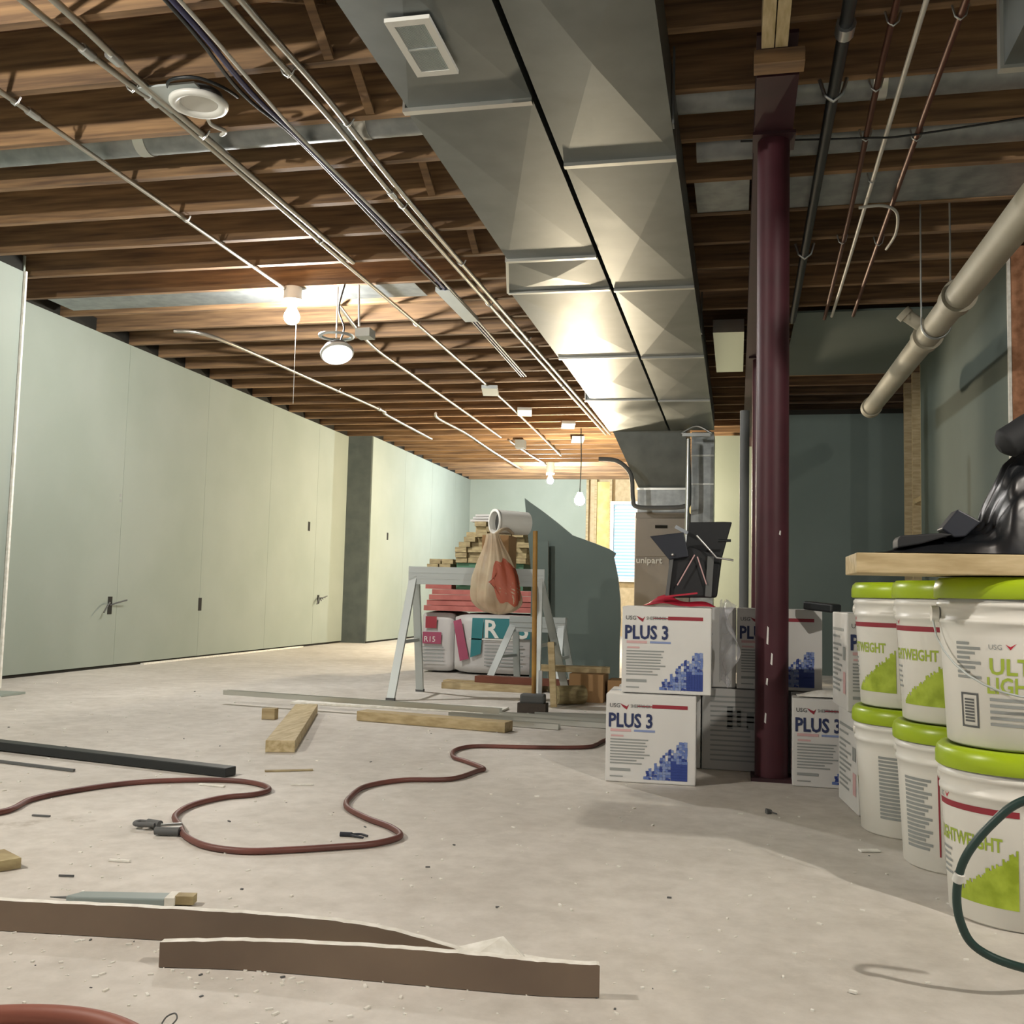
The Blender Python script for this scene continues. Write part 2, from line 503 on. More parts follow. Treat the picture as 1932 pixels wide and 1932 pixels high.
for p in ((-4.560, 6.842, 1.250), (-4.560, 6.838, 1.290)):
    if 0 < p[2] < 2.4: MB().bx(p[0] - 0.001, p[0] + 0.0015, p[1] - 0.012, p[1] + 0.012, p[2] - 0.012, p[2] + 0.012).build('scuff', greytext, wl)
# base gap strips
o = MB().bx(-4.55, -4.52, 7.2, 10.2, 0, 0.012).build('drywall_offcut', gyps)
tag(o, 'long thin white drywall sliver lying along the foot of the left wall', 'drywall scrap')

# ------------------------------------------------------------------ joists
J0 = 2.81
jp = None
for k in range(-9, 33):
    y1 = J0 + 0.408 * k
    if y1 > WB: break
    if jp is None:
        jp = MB().bx(-4.75, 2.6, y1 - 0.038, y1, ZC, ZC + 0.235).build('floor_joist', joist_m)
        tag(jp, 'exposed brown wooden floor joist running crosswise in the regular row overhead', 'joist', 'exposed floor joists overhead')
        jl = jp
    else:
        jl = jp.copy(); COL.objects.link(jl); jl.location.y = y1 - 0.019
    if k == 7: jl['label'] = 'brown wooden floor joist carrying the glaring bare bulb with the long pull cord'
    elif -2 < k < 7: jl['label'] = 'brown wooden floor joist, %s towards the camera from the bare bulb joist' % ORD[6 - k]
    elif k > 7: jl['label'] = 'brown wooden floor joist, %s beyond the bare bulb joist' % ORD[k - 8]
JY = [J0 + 0.408 * k for k in range(-9, 33)]
# diagonal bridging between joists on the left
for k in range(-1, 12):
    y0, y1 = J0 + 0.408 * k, J0 + 0.408 * (k + 1) - 0.038
    if k not in (0, 1, 3, 5): continue
    x = -1.42
    mb = MB()
    mb.beam((x - 0.02, y0, ZC + 0.01), (x - 0.02, y1, ZC + 0.22), 0.035, 0.018)
    mb.beam((x + 0.02, y1, ZC + 0.01), (x + 0.02, y0, ZC + 0.22), 0.035, 0.018)
    o = mb.build('cross_bridging', joist_m)
    tag(o, 'pair of crossed wooden bridging struts left of the duct, %s from the camera' % ORD[(0, 1, 3, 5).index(k)], 'bridging', 'cross bridging between the joists')

# round ducts and sheet pans in the joist bays
def round_duct(name, label, x0, x1, y, z, r):
    t = thing(name, label, 'duct', ((x0 + x1) / 2, y, z - r))
    n = max(2, int((x1 - x0) / 0.9)); st = (x1 - x0) / n
    for i in range(n):
        MB().cyl((x0 + i * st, y, z), (x0 + (i + 1) * st - 0.004, y, z), r, seg=28).build('duct_section', galv_dull, t)
    for i in range(1, n):
        MB().cyl((x0 + i * st - 0.03, y, z), (x0 + i * st + 0.02, y, z), r + 0.004, seg=28).build('crimped_joint', galv_b, t)
    return t
round_duct('round_duct', 'grey round duct in the joist bay just above the red column head', -4.5, 2.5, 3.80, 2.545, 0.075)
round_duct('round_duct', 'shiny round duct in the next bay behind the red column head, right side only', -0.18, 2.5, 4.215, 2.53, 0.075)
def pan(label, x0, x1, k, frac=1.0, mt=None):
    y0, y1 = J0 + 0.408 * k, J0 + 0.408 * (k + 1) - 0.038
    o = MB().bx(x0, x1, y0, y0 + (y1 - y0) * frac, ZC + 0.004, ZC + 0.007).build('joist_pan', mt or galv_dull)
    tag(o, label, 'sheet metal')
pan('flat grey sheet metal pan closing a joist bay right of the red column', 0.2, 2.5, 4, 1.0)
pan('flat grey sheet metal pan between the big duct and the red column', -0.20, 0.04, 4, 1.0)
pan('pale sheet metal pan across the left joists beside the bare bulb', -4.4, -1.9, 7, 0.75)
o = MB().bx(0.35, 1.30, 6.55, 8.4, ZC - 0.02, ZC - 0.007).build('ceiling_board', green_shaded)
tag(o, 'dark green drywall board fixed under the joists at the far right', 'drywall')
o = MB().bx(-0.17, 0.03, 6.7, 7.9, ZC - 0.09, ZC - 0.004).build('filter_housing', galv_b)
tag(o, 'short bright metal duct box between the big duct and the red column', 'duct')

# ------------------------------------------------------------------ big twin ducts
ZD, ZT = 2.25, 2.44
def crease_section(x0, x1, y0, y1, xa=None, xb=None, depth=0.012):
    """one length of rectangular duct with cross-broken underside; xa, xb are the edges at its far end"""
    xa = x0 if xa is None else xa; xb = x1 if xb is None else xb
    mb = MB()
    a_, b_, c_, d_ = (x0, y0, ZD), (x1, y0, ZD), (xb, y1, ZD), (xa, y1, ZD)
    m_ = ((x0 + x1 + xa + xb) / 4, (y0 + y1) / 2, ZD - depth)
    mb.add([a_, b_, c_, d_, m_], [(0, 4, 1), (1, 4, 2), (2, 4, 3), (3, 4, 0)])
    t1, t2, t3, t4 = (x0, y0, ZT), (x1, y0, ZT), (xb, y1, ZT), (xa, y1, ZT)
    mb.add([a_, b_, c_, d_, t1, t2, t3, t4], [(0, 1, 5, 4), (1, 2, 6, 5), (2, 3, 7, 6), (3, 0, 4, 7), (4, 5, 6, 7)])
    return mb
def cleat(x0, x1, y, t, w=0.028):
    mb = MB().bx(x0, x1, y - w / 2, y + w / 2, ZD - 0.014, ZD)
    mb.bx(x1, x1 + 0.008, y - w / 2, y + w / 2, ZD - 0.014, ZT)
    mb.bx(x0 - 0.008, x0, y - w / 2, y + w / 2, ZD - 0.014, ZT)
    mb.build('drive_cleat', galv_b, t)
dl = thing('trunk_duct', 'left galvanised trunk duct carrying the white register', 'duct', (-0.88, 6.0, ZD))
secs = [(-1.10, 1.0, 1.75), (-1.10, 1.75, 3.17), (-1.11, 3.17, 4.74), (-1.112, 4.74, 5.26), (-1.215, 5.26, 6.80), (-1.205, 6.80, 8.33), (-1.25, 8.33, 9.95)]
for i, (x0, y0, y1) in enumerate(secs):
    crease_section(x0, -0.672, y0 + 0.002, y1 - 0.002, xa=-1.222 if i == 3 else None, depth=0.011 + 0.005 * (i % 2)).build('duct_section', galv, dl)
    if i: cleat(x0, -0.68, y0, dl)
MB().beam((-1.114, 4.745, ZD - 0.004), (-1.224, 5.255, ZD - 0.004), 0.014, 0.012).build('jog_lit_edge', galv_b, dl)  # bright strip painted in for the light along the jog edge
rg = MB()
vx0, vx1, vy0, vy1 = -0.985, -0.852, 2.60, 2.91
for (a_, b_, c_, d_) in ((vx0, vx0 + 0.022, vy0, vy1), (vx1 - 0.022, vx1, vy0, vy1), (vx0 + 0.022, vx1 - 0.022, vy0, vy0 + 0.028), (vx0 + 0.022, vx1 - 0.022, vy1 - 0.028, vy1)):
    rg.bx(a_, b_, c_, d_, ZD - 0.032, ZD - 0.020)
reg = rg.build('register', white_plastic, dl)
mb = MB()
for i in range(20):
    x = vx0 + 0.026 + i * (vx1 - vx0 - 0.052) / 19
    mb.box((x, (vy0 + vy1) / 2, ZD - 0.026), (0.0035, vy1 - vy0 - 0.05, 0.008), roty(0.5))
mb.bx(vx0 + 0.02, vx1 - 0.02, (vy0 + vy1) / 2 - 0.004, (vy0 + vy1) / 2 + 0.004, ZD - 0.032, ZD - 0.022)
mb.build('louvre', alu, reg)
MB().bx(vx0 + 0.02, vx1 - 0.02, vy0 + 0.02, (vy0 + vy1) / 2, ZD - 0.021, ZD - 0.019).build('damper', greydark, reg)

dr = thing('trunk_duct', 'right galvanised trunk duct next to the red steel beam', 'duct', (-0.44, 6.0, ZD))
secs = [(1.0, 2.2), (2.2, 3.69), (3.69, 5.29), (5.29, 6.85), (6.85, 8.4), (8.4, 9.95)]
for i, (y0, y1) in enumerate(secs):
    crease_section(-0.652, -0.232, y0 + 0.002, y1 - 0.002, depth=0.012 + 0.006 * (i % 2)).build('duct_section', galv, dr)
    if i: cleat(-0.645, -0.24, y0, dr)
for y in (3.4, 6.2):
    MB().bx(-0.228, -0.222, y - 0.02, y + 0.02, ZD - 0.02, ZC + 0.05).build('hanger_strap', greydark, dr)

# furnace group at the end of the ducts
fu = thing('furnace', 'grey-brown furnace cabinet below the end of the trunk ducts', 'furnace', (-0.72, 10.4, 0))
MB().bx(-1.00, -0.46, 10.1, 10.85, 0.05, 1.46).build('cabinet', furn, fu, bevel=0.01)
MB().bx(-0.99, -0.47, 10.085, 10.1, 1.02, 1.40).build('door_panel', furn, fu, bevel=0.004)
MB().bx(-0.98, -0.48, 10.11, 10.84, 0, 0.05).build('base', dark, fu)
mb = MB(); text_mb(mb, 'unipart', 0.085, (-0.985, 10.083, 0.955), (1, 0, 0), (0, 0, 1), sx=1.05, bold=0.002)
mb.build('lettering', white_plastic, fu)
MB().bx(-0.80, -0.68, 10.078, 10.086, 1.30, 1.33).build('vent_slot', dark, fu)
pl = thing('supply_plenum', 'pale sheet metal plenum box on top of the furnace', 'duct', (-0.72, 10.4, 1.46))
MB().bx(-0.98, -0.50, 10.12, 10.8, 1.46, 1.70).build('plenum_box', galv_dull, pl)
MB().bx(-0.99, -0.49, 10.11, 10.13, 1.685, 1.705).build('top_flange', galv_b, pl)
mb = MB()
q0 = [(-1.22, 9.96, ZD), (-0.50, 9.96, ZD), (-0.50, 10.8, ZD), (-1.22, 10.8, ZD)]
q1 = [(-0.97, 10.14, 1.70), (-0.51, 10.14, 1.70), (-0.51, 10.78, 1.70), (-0.97, 10.78, 1.70)]
mb.add(q0 + q1, [(0, 1, 5, 4), (1, 2, 6, 5), (2, 3, 7, 6), (3, 0, 4, 7), (0, 3, 2, 1)])
mb.add([(x, y, ZD) for x, y, z in q0] + [(x, y, ZT) for x, y, z in q0], [(0, 1, 5, 4), (1, 2, 6, 5), (2, 3, 7, 6), (3, 0, 4, 7)])
mb.build('tapered_transition', galv, pl)
rp = thing('return_plenum', 'tall blue-grey sheet metal return duct right of the furnace', 'duct', (-0.36, 10.3, 0.9))
MB().bx(-0.45, -0.235, 10.0, 10.5, 0.1, 2.24).build('duct_body', galv_dull, rp)
for z in (1.15, 1.72, 2.0):
    MB().bx(-0.452, -0.233, 9.985, 10.0, z, z + 0.015).build('duct_seam', galv_b, rp)
o = MB().tube(smooth_path([(-1.331, 9.800, 1.953), (-1.149, 9.800, 1.931), (-1.018, 9.800, 1.801), (-0.994, 9.800, 1.569), (-0.952, 9.800, 1.487), (-0.709, 9.800, 1.478), (-0.498, 9.800, 1.495), (-0.459, 9.800, 1.571), (-0.475, 9.800, 2.133)], 6), 0.022, 10).build('refrigerant_line', greydark, pl)
o = MB().tube([(-0.460, 9.600, 2.112), (-0.464, 9.600, 1.452), (-0.476, 9.600, 0.760)], 0.020, 10).build('vent_pipe', steel)
tag(o, 'thin bright vertical pipe between furnace and return duct', 'pipe')
o = MB().bx(-0.52, -0.26, 9.62, 9.66, 2.14, 2.17)
o.tube(smooth_path([(-0.53, 9.64, 2.17), (-0.39, 9.64, 2.24), (-0.25, 9.64, 2.17)], 6), 0.012, 6)
o = o.build('trapeze_hanger', steel)
tag(o, 'small bright metal hanger bracket under the far end of the right duct', 'bracket')

# ------------------------------------------------------------------ steel beam, posts
bm = thing('steel_beam', 'dark red steel beam running lengthwise on top of the columns', 'beam', (0.115, 7.3, 2.30))
MB().bx(0.049, 0.182, 3.25, 11.4, 2.30, 2.312).build('bottom_flange', oxide_beam, bm)
MB().bx(0.049, 0.182, 3.25, 11.4, ZC - 0.014, ZC - 0.002).build('top_flange', oxide_beam, bm)
MB().bx(0.110, 0.121, 3.25, 11.4, 2.31, ZC - 0.012).build('web', oxide_beam, bm)
o = MB().bx(0.04, 0.195, 3.16, 3.235, 2.30, 2.345).build('bearing_block', joist_m)
tag(o, 'brown wooden block at the near end of the red steel beam', 'block')
o = MB().bx(0.062, 0.100, 0.8, 3.155, 2.345, ZC - 0.002); o.bx(0.104, 0.142, 0.8, 3.155, 2.345, ZC - 0.002)
o = o.build('wood_beam', pine_y); tag(o, 'yellow pine double board overhead running towards the red column', 'beam')
def column(x, y, r, label):
    t = thing('steel_column', label, 'column', (x, y, 0))
    MB().cyl((x, y, 0.012), (x, y, 2.288), r, seg=40).build('shaft', oxide, t)
    MB().bx(x - 0.075, x + 0.075, y - 0.075, y + 0.075, 2.288, 2.2995).build('cap_plate', oxide_beam, t)
    MB().bx(x - 0.07, x + 0.07, y - 0.07, y + 0.07, 0.0, 0.012).build('base_plate', oxide_beam, t)
    return t
c1 = column(0.118, 3.714, 0.057, 'dark red round steel column standing between the white cartons')
mb = MB()
for (u_, h_, z_) in ((-0.3, 0.055, 0.47), (0.1, 0.035, 0.40), (-0.35, 0.02, 0.33), (0.9, 0.012, 0.85), (-0.5, 0.03, 0.20)):
    a_ = -PI / 2 - 0.1 + u_ * 0.6
    pts = [(0.118 + 0.0578 * math.cos(a_ + d), 3.714 + 0.0578 * math.sin(a_ + d), z_ + z) for d, z in ((-0.07, 0), (0.04, -0.004), (0.07, h_), (-0.02, h_ * 1.1))]
    mb.add(pts, [(0, 1, 2, 3)])
mb.build('paint_chip', card, c1)
column(0.140, 7.2, 0.050, 'second dark red steel column farther back, mostly hidden by the first')
o = MB().cyl((0.035, 6.2, 0), (0.035, 6.2, 1.75), 0.028, seg=16).build('standing_pipe', greydark)
tag(o, 'slim grey upright pipe just left of the red columns', 'pipe')

# ------------------------------------------------------------------ services under the ceiling
def clips(mb_pts, r, parent, m_=None):
    for (x, y, z) in mb_pts:
        MB().tube([(x - r * 2.2, y, ZC - 0.002), (x - r * 1.4, y, z - r * 0.2), (x, y, z - r * 1.35), (x + r * 1.4, y, z - r * 0.2), (x + r * 2.2, y, ZC - 0.002)], r * 0.35, 5).build('pipe_strap', m_ or steel, parent)
def conduit(name, label, cat, pts, r, m_, cl=(), n=6, couplings=()):
    t = thing(name, label, cat, pts[0])
    MB().tube(smooth_path(pts, n) if n else pts, r, 10).build('run', m_, t)
    clips(cl, r, t)
    for (x, y, z) in couplings:
        MB().cyl((x, y - 0.03, z), (x, y + 0.03, z), r * 1.45, seg=12).build('coupling', steel, t)
    return t
CZ = 2.437
conduit('conduit', 'thin steel conduit leading to the bare bulb on the left', 'conduit', [(-2.69, 1.0, CZ), (-2.69, 3.2, CZ), (-2.70, 5.60, CZ)], 0.011, conduit_m, [(-2.69, 3.22, CZ), (-2.69, 4.45, CZ)], couplings=[(-2.69, 3.32, CZ)])
conduit('conduit', 'left conduit of the pair passing the nearer round downlight', 'conduit', [(-2.215, 1.0, CZ), (-2.20, 2.62, CZ), (-2.175, 3.16, CZ), (-2.15, 3.5, CZ), (-2.15, 5.1, CZ), (-2.145, 7.0, CZ), (-2.17, 9.5, CZ), (-2.26, 13.0, CZ)], 0.012, conduit_m, [(-2.18, 3.2, CZ), (-2.15, 4.85, CZ), (-2.15, 6.5, CZ)], couplings=[(-2.19, 2.95, CZ), (-2.16, 3.3, CZ)])
conduit('conduit', 'right conduit of the pair passing the nearer round downlight', 'conduit', [(-2.10, 1.0, CZ), (-2.10, 2.64, CZ), (-2.125, 3.13, CZ), (-2.12, 3.5, CZ), (-2.10, 5.2, CZ)], 0.013, conduit_m, [(-2.12, 3.6, CZ)], couplings=[(-2.12, 3.0, CZ)])
for k, (dx, m_, lab) in enumerate(((0.0, blue_cable, 'dark blue cable in the middle of the cable bundle overhead'), (-0.022, black_m, 'black cable on the left of the blue cable bundle overhead'), (0.022, white_cable, 'grey cable on the right of the blue cable bundle overhead'))):
    P_ = [(-1.72 + dx, 1.2, CZ), (-1.72 + dx, 2.7, CZ - 0.01), (-1.75 + dx * 1.6, 3.28, CZ - 0.012), (-1.745 + dx * 0.5, 3.7, CZ), (-1.73 + dx, 4.5, CZ - 0.004), (-1.73 + dx * 1.5, 5.3, CZ), (-1.73 + dx, 6.3, CZ), (-1.76 + dx, 8.2, CZ)]
    conduit('cable', lab, 'cable', P_, 0.0095 if k == 0 else 0.007, m_)
conduit('conduit', 'left one of the two parallel conduits beside the trunk duct', 'conduit', [(-1.575, 1.2, CZ), (-1.57, 2.74, CZ), (-1.55, 3.6, CZ), (-1.56, 4.5, CZ), (-1.52, 7.5, CZ), (-1.46, 11.3, CZ)], 0.012, conduit_m, [(-1.565, 3.2, CZ), (-1.56, 4.45, CZ), (-1.54, 6.1, CZ), (-1.5, 8.6, CZ)], couplings=[(-1.56, 4.3, CZ)])
conduit('conduit', 'right one of the two parallel conduits beside the trunk duct', 'conduit', [(-1.515, 1.2, CZ), (-1.515, 2.75, CZ), (-1.50, 3.4, CZ), (-1.51, 4.6, CZ), (-1.47, 7.5, CZ), (-1.41, 11.3, CZ)], 0.012, conduit_m, [(-1.50, 3.6, CZ), (-1.505, 5.3, CZ), (-1.48, 7.0, CZ)])
conduit('conduit', 'conduit running along the left ceiling just past the dangling lights', 'conduit', [(-3.95, 6.45, CZ), (-3.74, 6.69, CZ), (-3.62, 8.2, CZ), (-3.52, 9.6, CZ), (-3.56, 9.9, CZ), (-3.57, 11.5, CZ)], 0.014, conduit_m, [(-3.58, 8.6, CZ)], couplings=[(-3.52, 9.55, CZ)])
conduit('conduit', 'long conduit on the ceiling starting at the dangling round light', 'conduit', [(-2.50, 5.95, CZ), (-2.665, 7.007, 2.437), (-2.683, 8.006, 2.437), (-2.693, 9.440, 2.437), (-2.707, 11.438, 2.437)], 0.013, conduit_m, [])
conduit('conduit', 'short far conduit left of centre under the lit joists', 'conduit', [(-3.021, 9.849, 2.437), (-3.079, 10.157, 2.437), (-3.043, 11.143, 2.437), (-3.082, 12.601, 2.437), (-3.092, 14.467, 2.437)], 0.014, conduit_m, [])
conduit('conduit', 'short far conduit next to the ceiling hanging box', 'conduit', [(-2.664, 11.727, 2.437), (-2.659, 12.915, 2.437), (-2.610, 14.114, 2.437)], 0.014, conduit_m, [])
o = MB().bx(-2.60, -2.49, 11.72, 11.86, ZC - 0.10, ZC - 0.002).build('junction_box', greydark); tag(o, 'small grey junction box under the joists in the far left ceiling', 'junction box')
o = MB().bx(-1.79, -1.70, 5.75, 6.45, ZC - 0.03, ZC - 0.002).build('cable_guard', alu); tag(o, 'short flat pale metal plate over the cables on the ceiling', 'metal plate')
for i, p in enumerate(((-2.164, 8.686, 2.430), (-2.070, 9.742, 2.430), (-1.766, 10.546, 2.430), (-1.822, 11.568, 2.430))):
    o = MB().box((p[0], p[1], 2.42), (0.14, 0.34, 0.03), rotz(0.2)).build('mounting_plate', alu)
    tag(o, 'pale metal mounting plate under the far joists, %s from the camera' % ORD[i], 'metal plate', 'light mounting plates in the far ceiling')

# right side pipes
conduit('gas_pipe', 'thick black iron gas pipe hanging just right of the red column', 'pipe', [(0.315, 0.9, 2.40), (0.315, 3.1, 2.40), (0.33, 6.6, 2.40)], 0.021, black_m, [(0.317, 3.6, 2.40), (0.325, 5.3, 2.40)], n=2, couplings=[(0.316, 3.18, 2.40)])
conduit('copper_pipe', 'left of two thin brown copper pipes right of the gas pipe', 'pipe', [(0.455, 0.9, 2.42), (0.455, 3.1, 2.42), (0.50, 4.9, 2.42), (0.53, 6.65, 2.42)], 0.011, copper, [(0.46, 3.2, 2.42), (0.462, 3.62, 2.42), (0.475, 4.02, 2.42), (0.50, 5.2, 2.42)])
conduit('conduit', 'single pale conduit between the two copper pipes on the right', 'conduit', [(0.535, 0.9, 2.42), (0.54, 3.1, 2.42), (0.565, 5.6, 2.42), (0.57, 6.6, 2.42)], 0.009, white_cable, [(0.55, 4.45, 2.42)])
conduit('copper_pipe', 'right of two thin brown copper pipes near the white drain', 'pipe', [(0.65, 0.9, 2.42), (0.655, 3.14, 2.42), (0.68, 5.4, 2.42), (0.70, 6.6, 2.42)], 0.011, copper, [(0.655, 3.2, 2.42), (0.665, 4.05, 2.42), (0.68, 5.25, 2.42)])
conduit('cable', 'short pale cable hooked around the right copper pipe', 'cable', [(0.524, 4.704, 2.400), (0.625, 4.694, 2.400), (0.700, 4.796, 2.400), (0.734, 5.065, 2.400), (0.721, 5.292, 2.400)], 0.007, white_cable)
conduit('cable', 'thin dark cable strung crosswise under the shiny round duct', 'cable', [(0.0, 4.03, 2.445), (0.46, 4.0, 2.41), (0.66, 4.0, 2.41), (1.3, 3.95, 2.45)], 0.004, black_m)
# pvc drain
def drain():
    p0, p1 = Vector((0.885, 2.2, 1.845)), Vector((0.88, 7.25, 1.945))
    t = thing('drain_pipe', 'thick white plastic drain pipe slanting away under the right ceiling', 'pipe', tuple(p0))
    d = p1 - p0
    cuts = [0, (4.45 - 2.2) / 5.05, (5.15 - 2.2) / 5.05, 1.0]
    for a_, b_ in zip(cuts[:-1], cuts[1:]):
        MB().cyl(p0 + d * a_, p0 + d * (b_ - 0.002), 0.057, seg=36).build('pipe_length', pvc, t)
    dn = d.normalized()
    for c_ in cuts[1:3]:
        q = p0 + d * c_
        k = MB().cyl(q - dn * 0.05, q + dn * 0.05, 0.067, seg=36).cyl(q - dn * 0.06, q - dn * 0.045, 0.071, seg=36).build('coupling', pvc, t)
    q = p0 + d * cuts[2] - dn * 0.08
    MB().cyl(q + Vector((-0.02, 0, 0.03)), q + Vector((-0.11, 0, 0.10)), 0.030, seg=20).cyl(q + Vector((-0.10, 0, 0.09)), q + Vector((-0.12, 0, 0.11)), 0.038, seg=20).build('branch_stub', pvc, t)
    MB().cyl(p1 - dn * 0.10, p1, 0.066, seg=30).build('end_hub', pvc, t)
    for y in (4.9,):
        q = p0 + d * ((y - 2.2) / 5.05)
        mb = MB().bx(q.x - 0.066, q.x - 0.062, q.y - 0.012, q.y + 0.012, q.z, ZC + 0.05).bx(q.x + 0.062, q.x + 0.066, q.y - 0.012, q.y + 0.012, q.z, ZC + 0.05)
        mb.lathe([(0.062, -0.012), (0.066, -0.012), (0.066, 0.012), (0.062, 0.012)], tuple(q), 18, Matrix.Rotation(-PI / 2, 3, 'X'), 0, True, 0, PI)
        mb.build('hanger_strap', galv_dull, t)
drain()
mb = MB().bx(0.70, 1.25, 1.6, 2.90, 2.09, 2.40); mb.bx(0.69, 1.26, 2.885, 2.915, 2.08, 2.41, 1)
o = mb.build('branch_duct', [galv, galv_b]); tag(o, 'corner of a sheet metal branch duct at the upper right', 'duct')

# ------------------------------------------------------------------ lamps
def bulb_fixture(key, label, drop=0.0, cord=None, stand=False):
    (x, y, z), W_, colr = LAMPS[key]
    t = thing('bulb_lamp', label, 'lamp', (x, y, z))
    r = {'middle': 0.048, 'work': 0.056, 'window_end': 0.045}.get(key, 0.034)
    m = bpy.data.materials.new('bulb_glow_' + key); m.use_nodes = True
    nt = m.node_tree; nt.nodes.clear()
    em = nt.nodes.new('ShaderNodeEmission'); ou = nt.nodes.new('ShaderNodeOutputMaterial')
    em.inputs[0].default_value = (*colr, 1); em.inputs[1].default_value = W_ / (4 * PI * PI * r * r)
    nt.links.new(em.outputs[0], ou.inputs[0])
    MB().lathe([(0.001, -r), (r * 0.5, -r * 0.87), (r * 0.87, -r * 0.5), (r, 0), (r * 0.9, r * 0.45), (r * 0.6, r), (r * 0.42, r * 1.5)], (x, y, z), 14).build('bulb', m, t)
    MB().cyl((x, y, z + r * 1.5), (x, y, z + 0.085), 0.018, 0.024, seg=16).build('socket', white_plastic, t)
    if stand: return t
    top = ZC - 0.002
    zz = z + 0.085
    if top - zz < 0.2:
        MB().cyl((x, y, zz), (x, y, zz + 0.02), 0.055, 0.062, seg=24).cyl((x, y, zz + 0.02), (x, y, top), 0.055, seg=24).build('ceiling_base', white_plastic, t)
    else:
        MB().tube([(x, y, zz), (x + 0.01, y, (zz + top) / 2), (x, y, top)], 0.006, 6).build('cord', black_m, t)
    if cord:
        MB().tube([(x + 0.03, y, zz + 0.02), (x + 0.032, y, zz - cord)], 0.0016, 5).build('pull_cord', white_plastic, t)
    return t
bulb_fixture('middle', 'glaring bare bulb with a long pull cord under the left joists', cord=0.62)
bulb_fixture('near_left', 'bare ceiling bulb near the camera above the left side')
bulb_fixture('near_right', 'bare ceiling bulb near the camera above the right side')
bulb_fixture('window_end', 'small far bare bulb under the joists by the end wall')
bulb_fixture('work', 'strong warm work bulb hanging low in the back of the room')

def downlight(label, c, r, tilt, mt, hang=0.0):
    t = thing('downlight', label, 'light fitting', c)
    R = rotx(tilt[0]) @ roty(tilt[1])
    MB().lathe([(r * 0.60, 0.006), (r * 0.66, -0.004), (r * 0.80, -0.012), (r * 0.96, -0.010), (r, -0.002), (r, 0.006), (r * 0.7, 0.014), (0.001, 0.016)], c, 40, R).build('trim_ring', white_plastic, t)
    q_ = 0.90 if mt is gl_disc else 0.62
    MB().lathe([(0.001, -0.014 * (q_ > 0.7)), (r * q_, -0.013 * (q_ > 0.7))], c, 36, R).build('diffuser', mt, t)
    MB().lathe([(r * 0.8, 0.014), (r * 0.78, 0.04), (0.001, 0.042)], c, 30, R).build('driver_can', greydark, t)
    return t
d1 = downlight('unlit round white downlight nearest the camera on the left', (-1.975, 3.315, 2.415), 0.108, (0, 0), diffuser)
MB().bx(-2.16, -1.93, 3.20, 3.40, 2.432, 2.440).build('mounting_plate', alu, d1)
MB().tube(smooth_path([(-2.06, 3.24, 2.44), (-2.0, 3.16, 2.43), (-1.90, 3.16, 2.43), (-1.84, 3.24, 2.43), (-1.83, 3.34, 2.44)], 6), 0.006, 6).build('armoured_cable', black_m, d1)
MB().tube(smooth_path([(-1.99, 3.40, 2.43), (-2.02, 3.48, 2.42), (-2.0, 3.56, 2.425), (-2.05, 3.62, 2.44)], 5), 0.008, 6).build('supply_cable', white_cable, d1)
d2 = downlight('white disc light dangling face down below its ring left of centre', (-2.30, 5.5, 2.00), 0.098, (-0.38, -0.30), gl_disc)
MB().tube(smooth_path([(-2.30, 5.5, 2.04), (-2.27, 5.52, 2.15), (-2.32, 5.55, 2.28), (-2.30, 5.58, 2.44)], 6), 0.005, 6).build('supply_cable', black_m, d2)
o = thing('mounting_ring', 'empty metal mounting ring with box hanging above the dangling disc light', 'light fitting', (-2.30, 5.6, 2.12))
MB().lathe([(0.085, 0.0), (0.105, 0.0), (0.105, 0.012), (0.085, 0.012)], (-2.33, 5.55, 2.11), 32).build('ring', alu, o)
MB().bx(-2.21, -2.12, 5.54, 5.64, 2.11, 2.16).build('driver_box', alu, o)
MB().tube([(-2.2, 5.58, 2.18), (-2.22, 5.6, 2.44)], 0.006, 6).build('cable', white_cable, o)
MB().tube([(-2.35, 5.6, 2.12), (-2.36, 5.62, 2.44)], 0.004, 6).build('hanger_wire', steel, o)

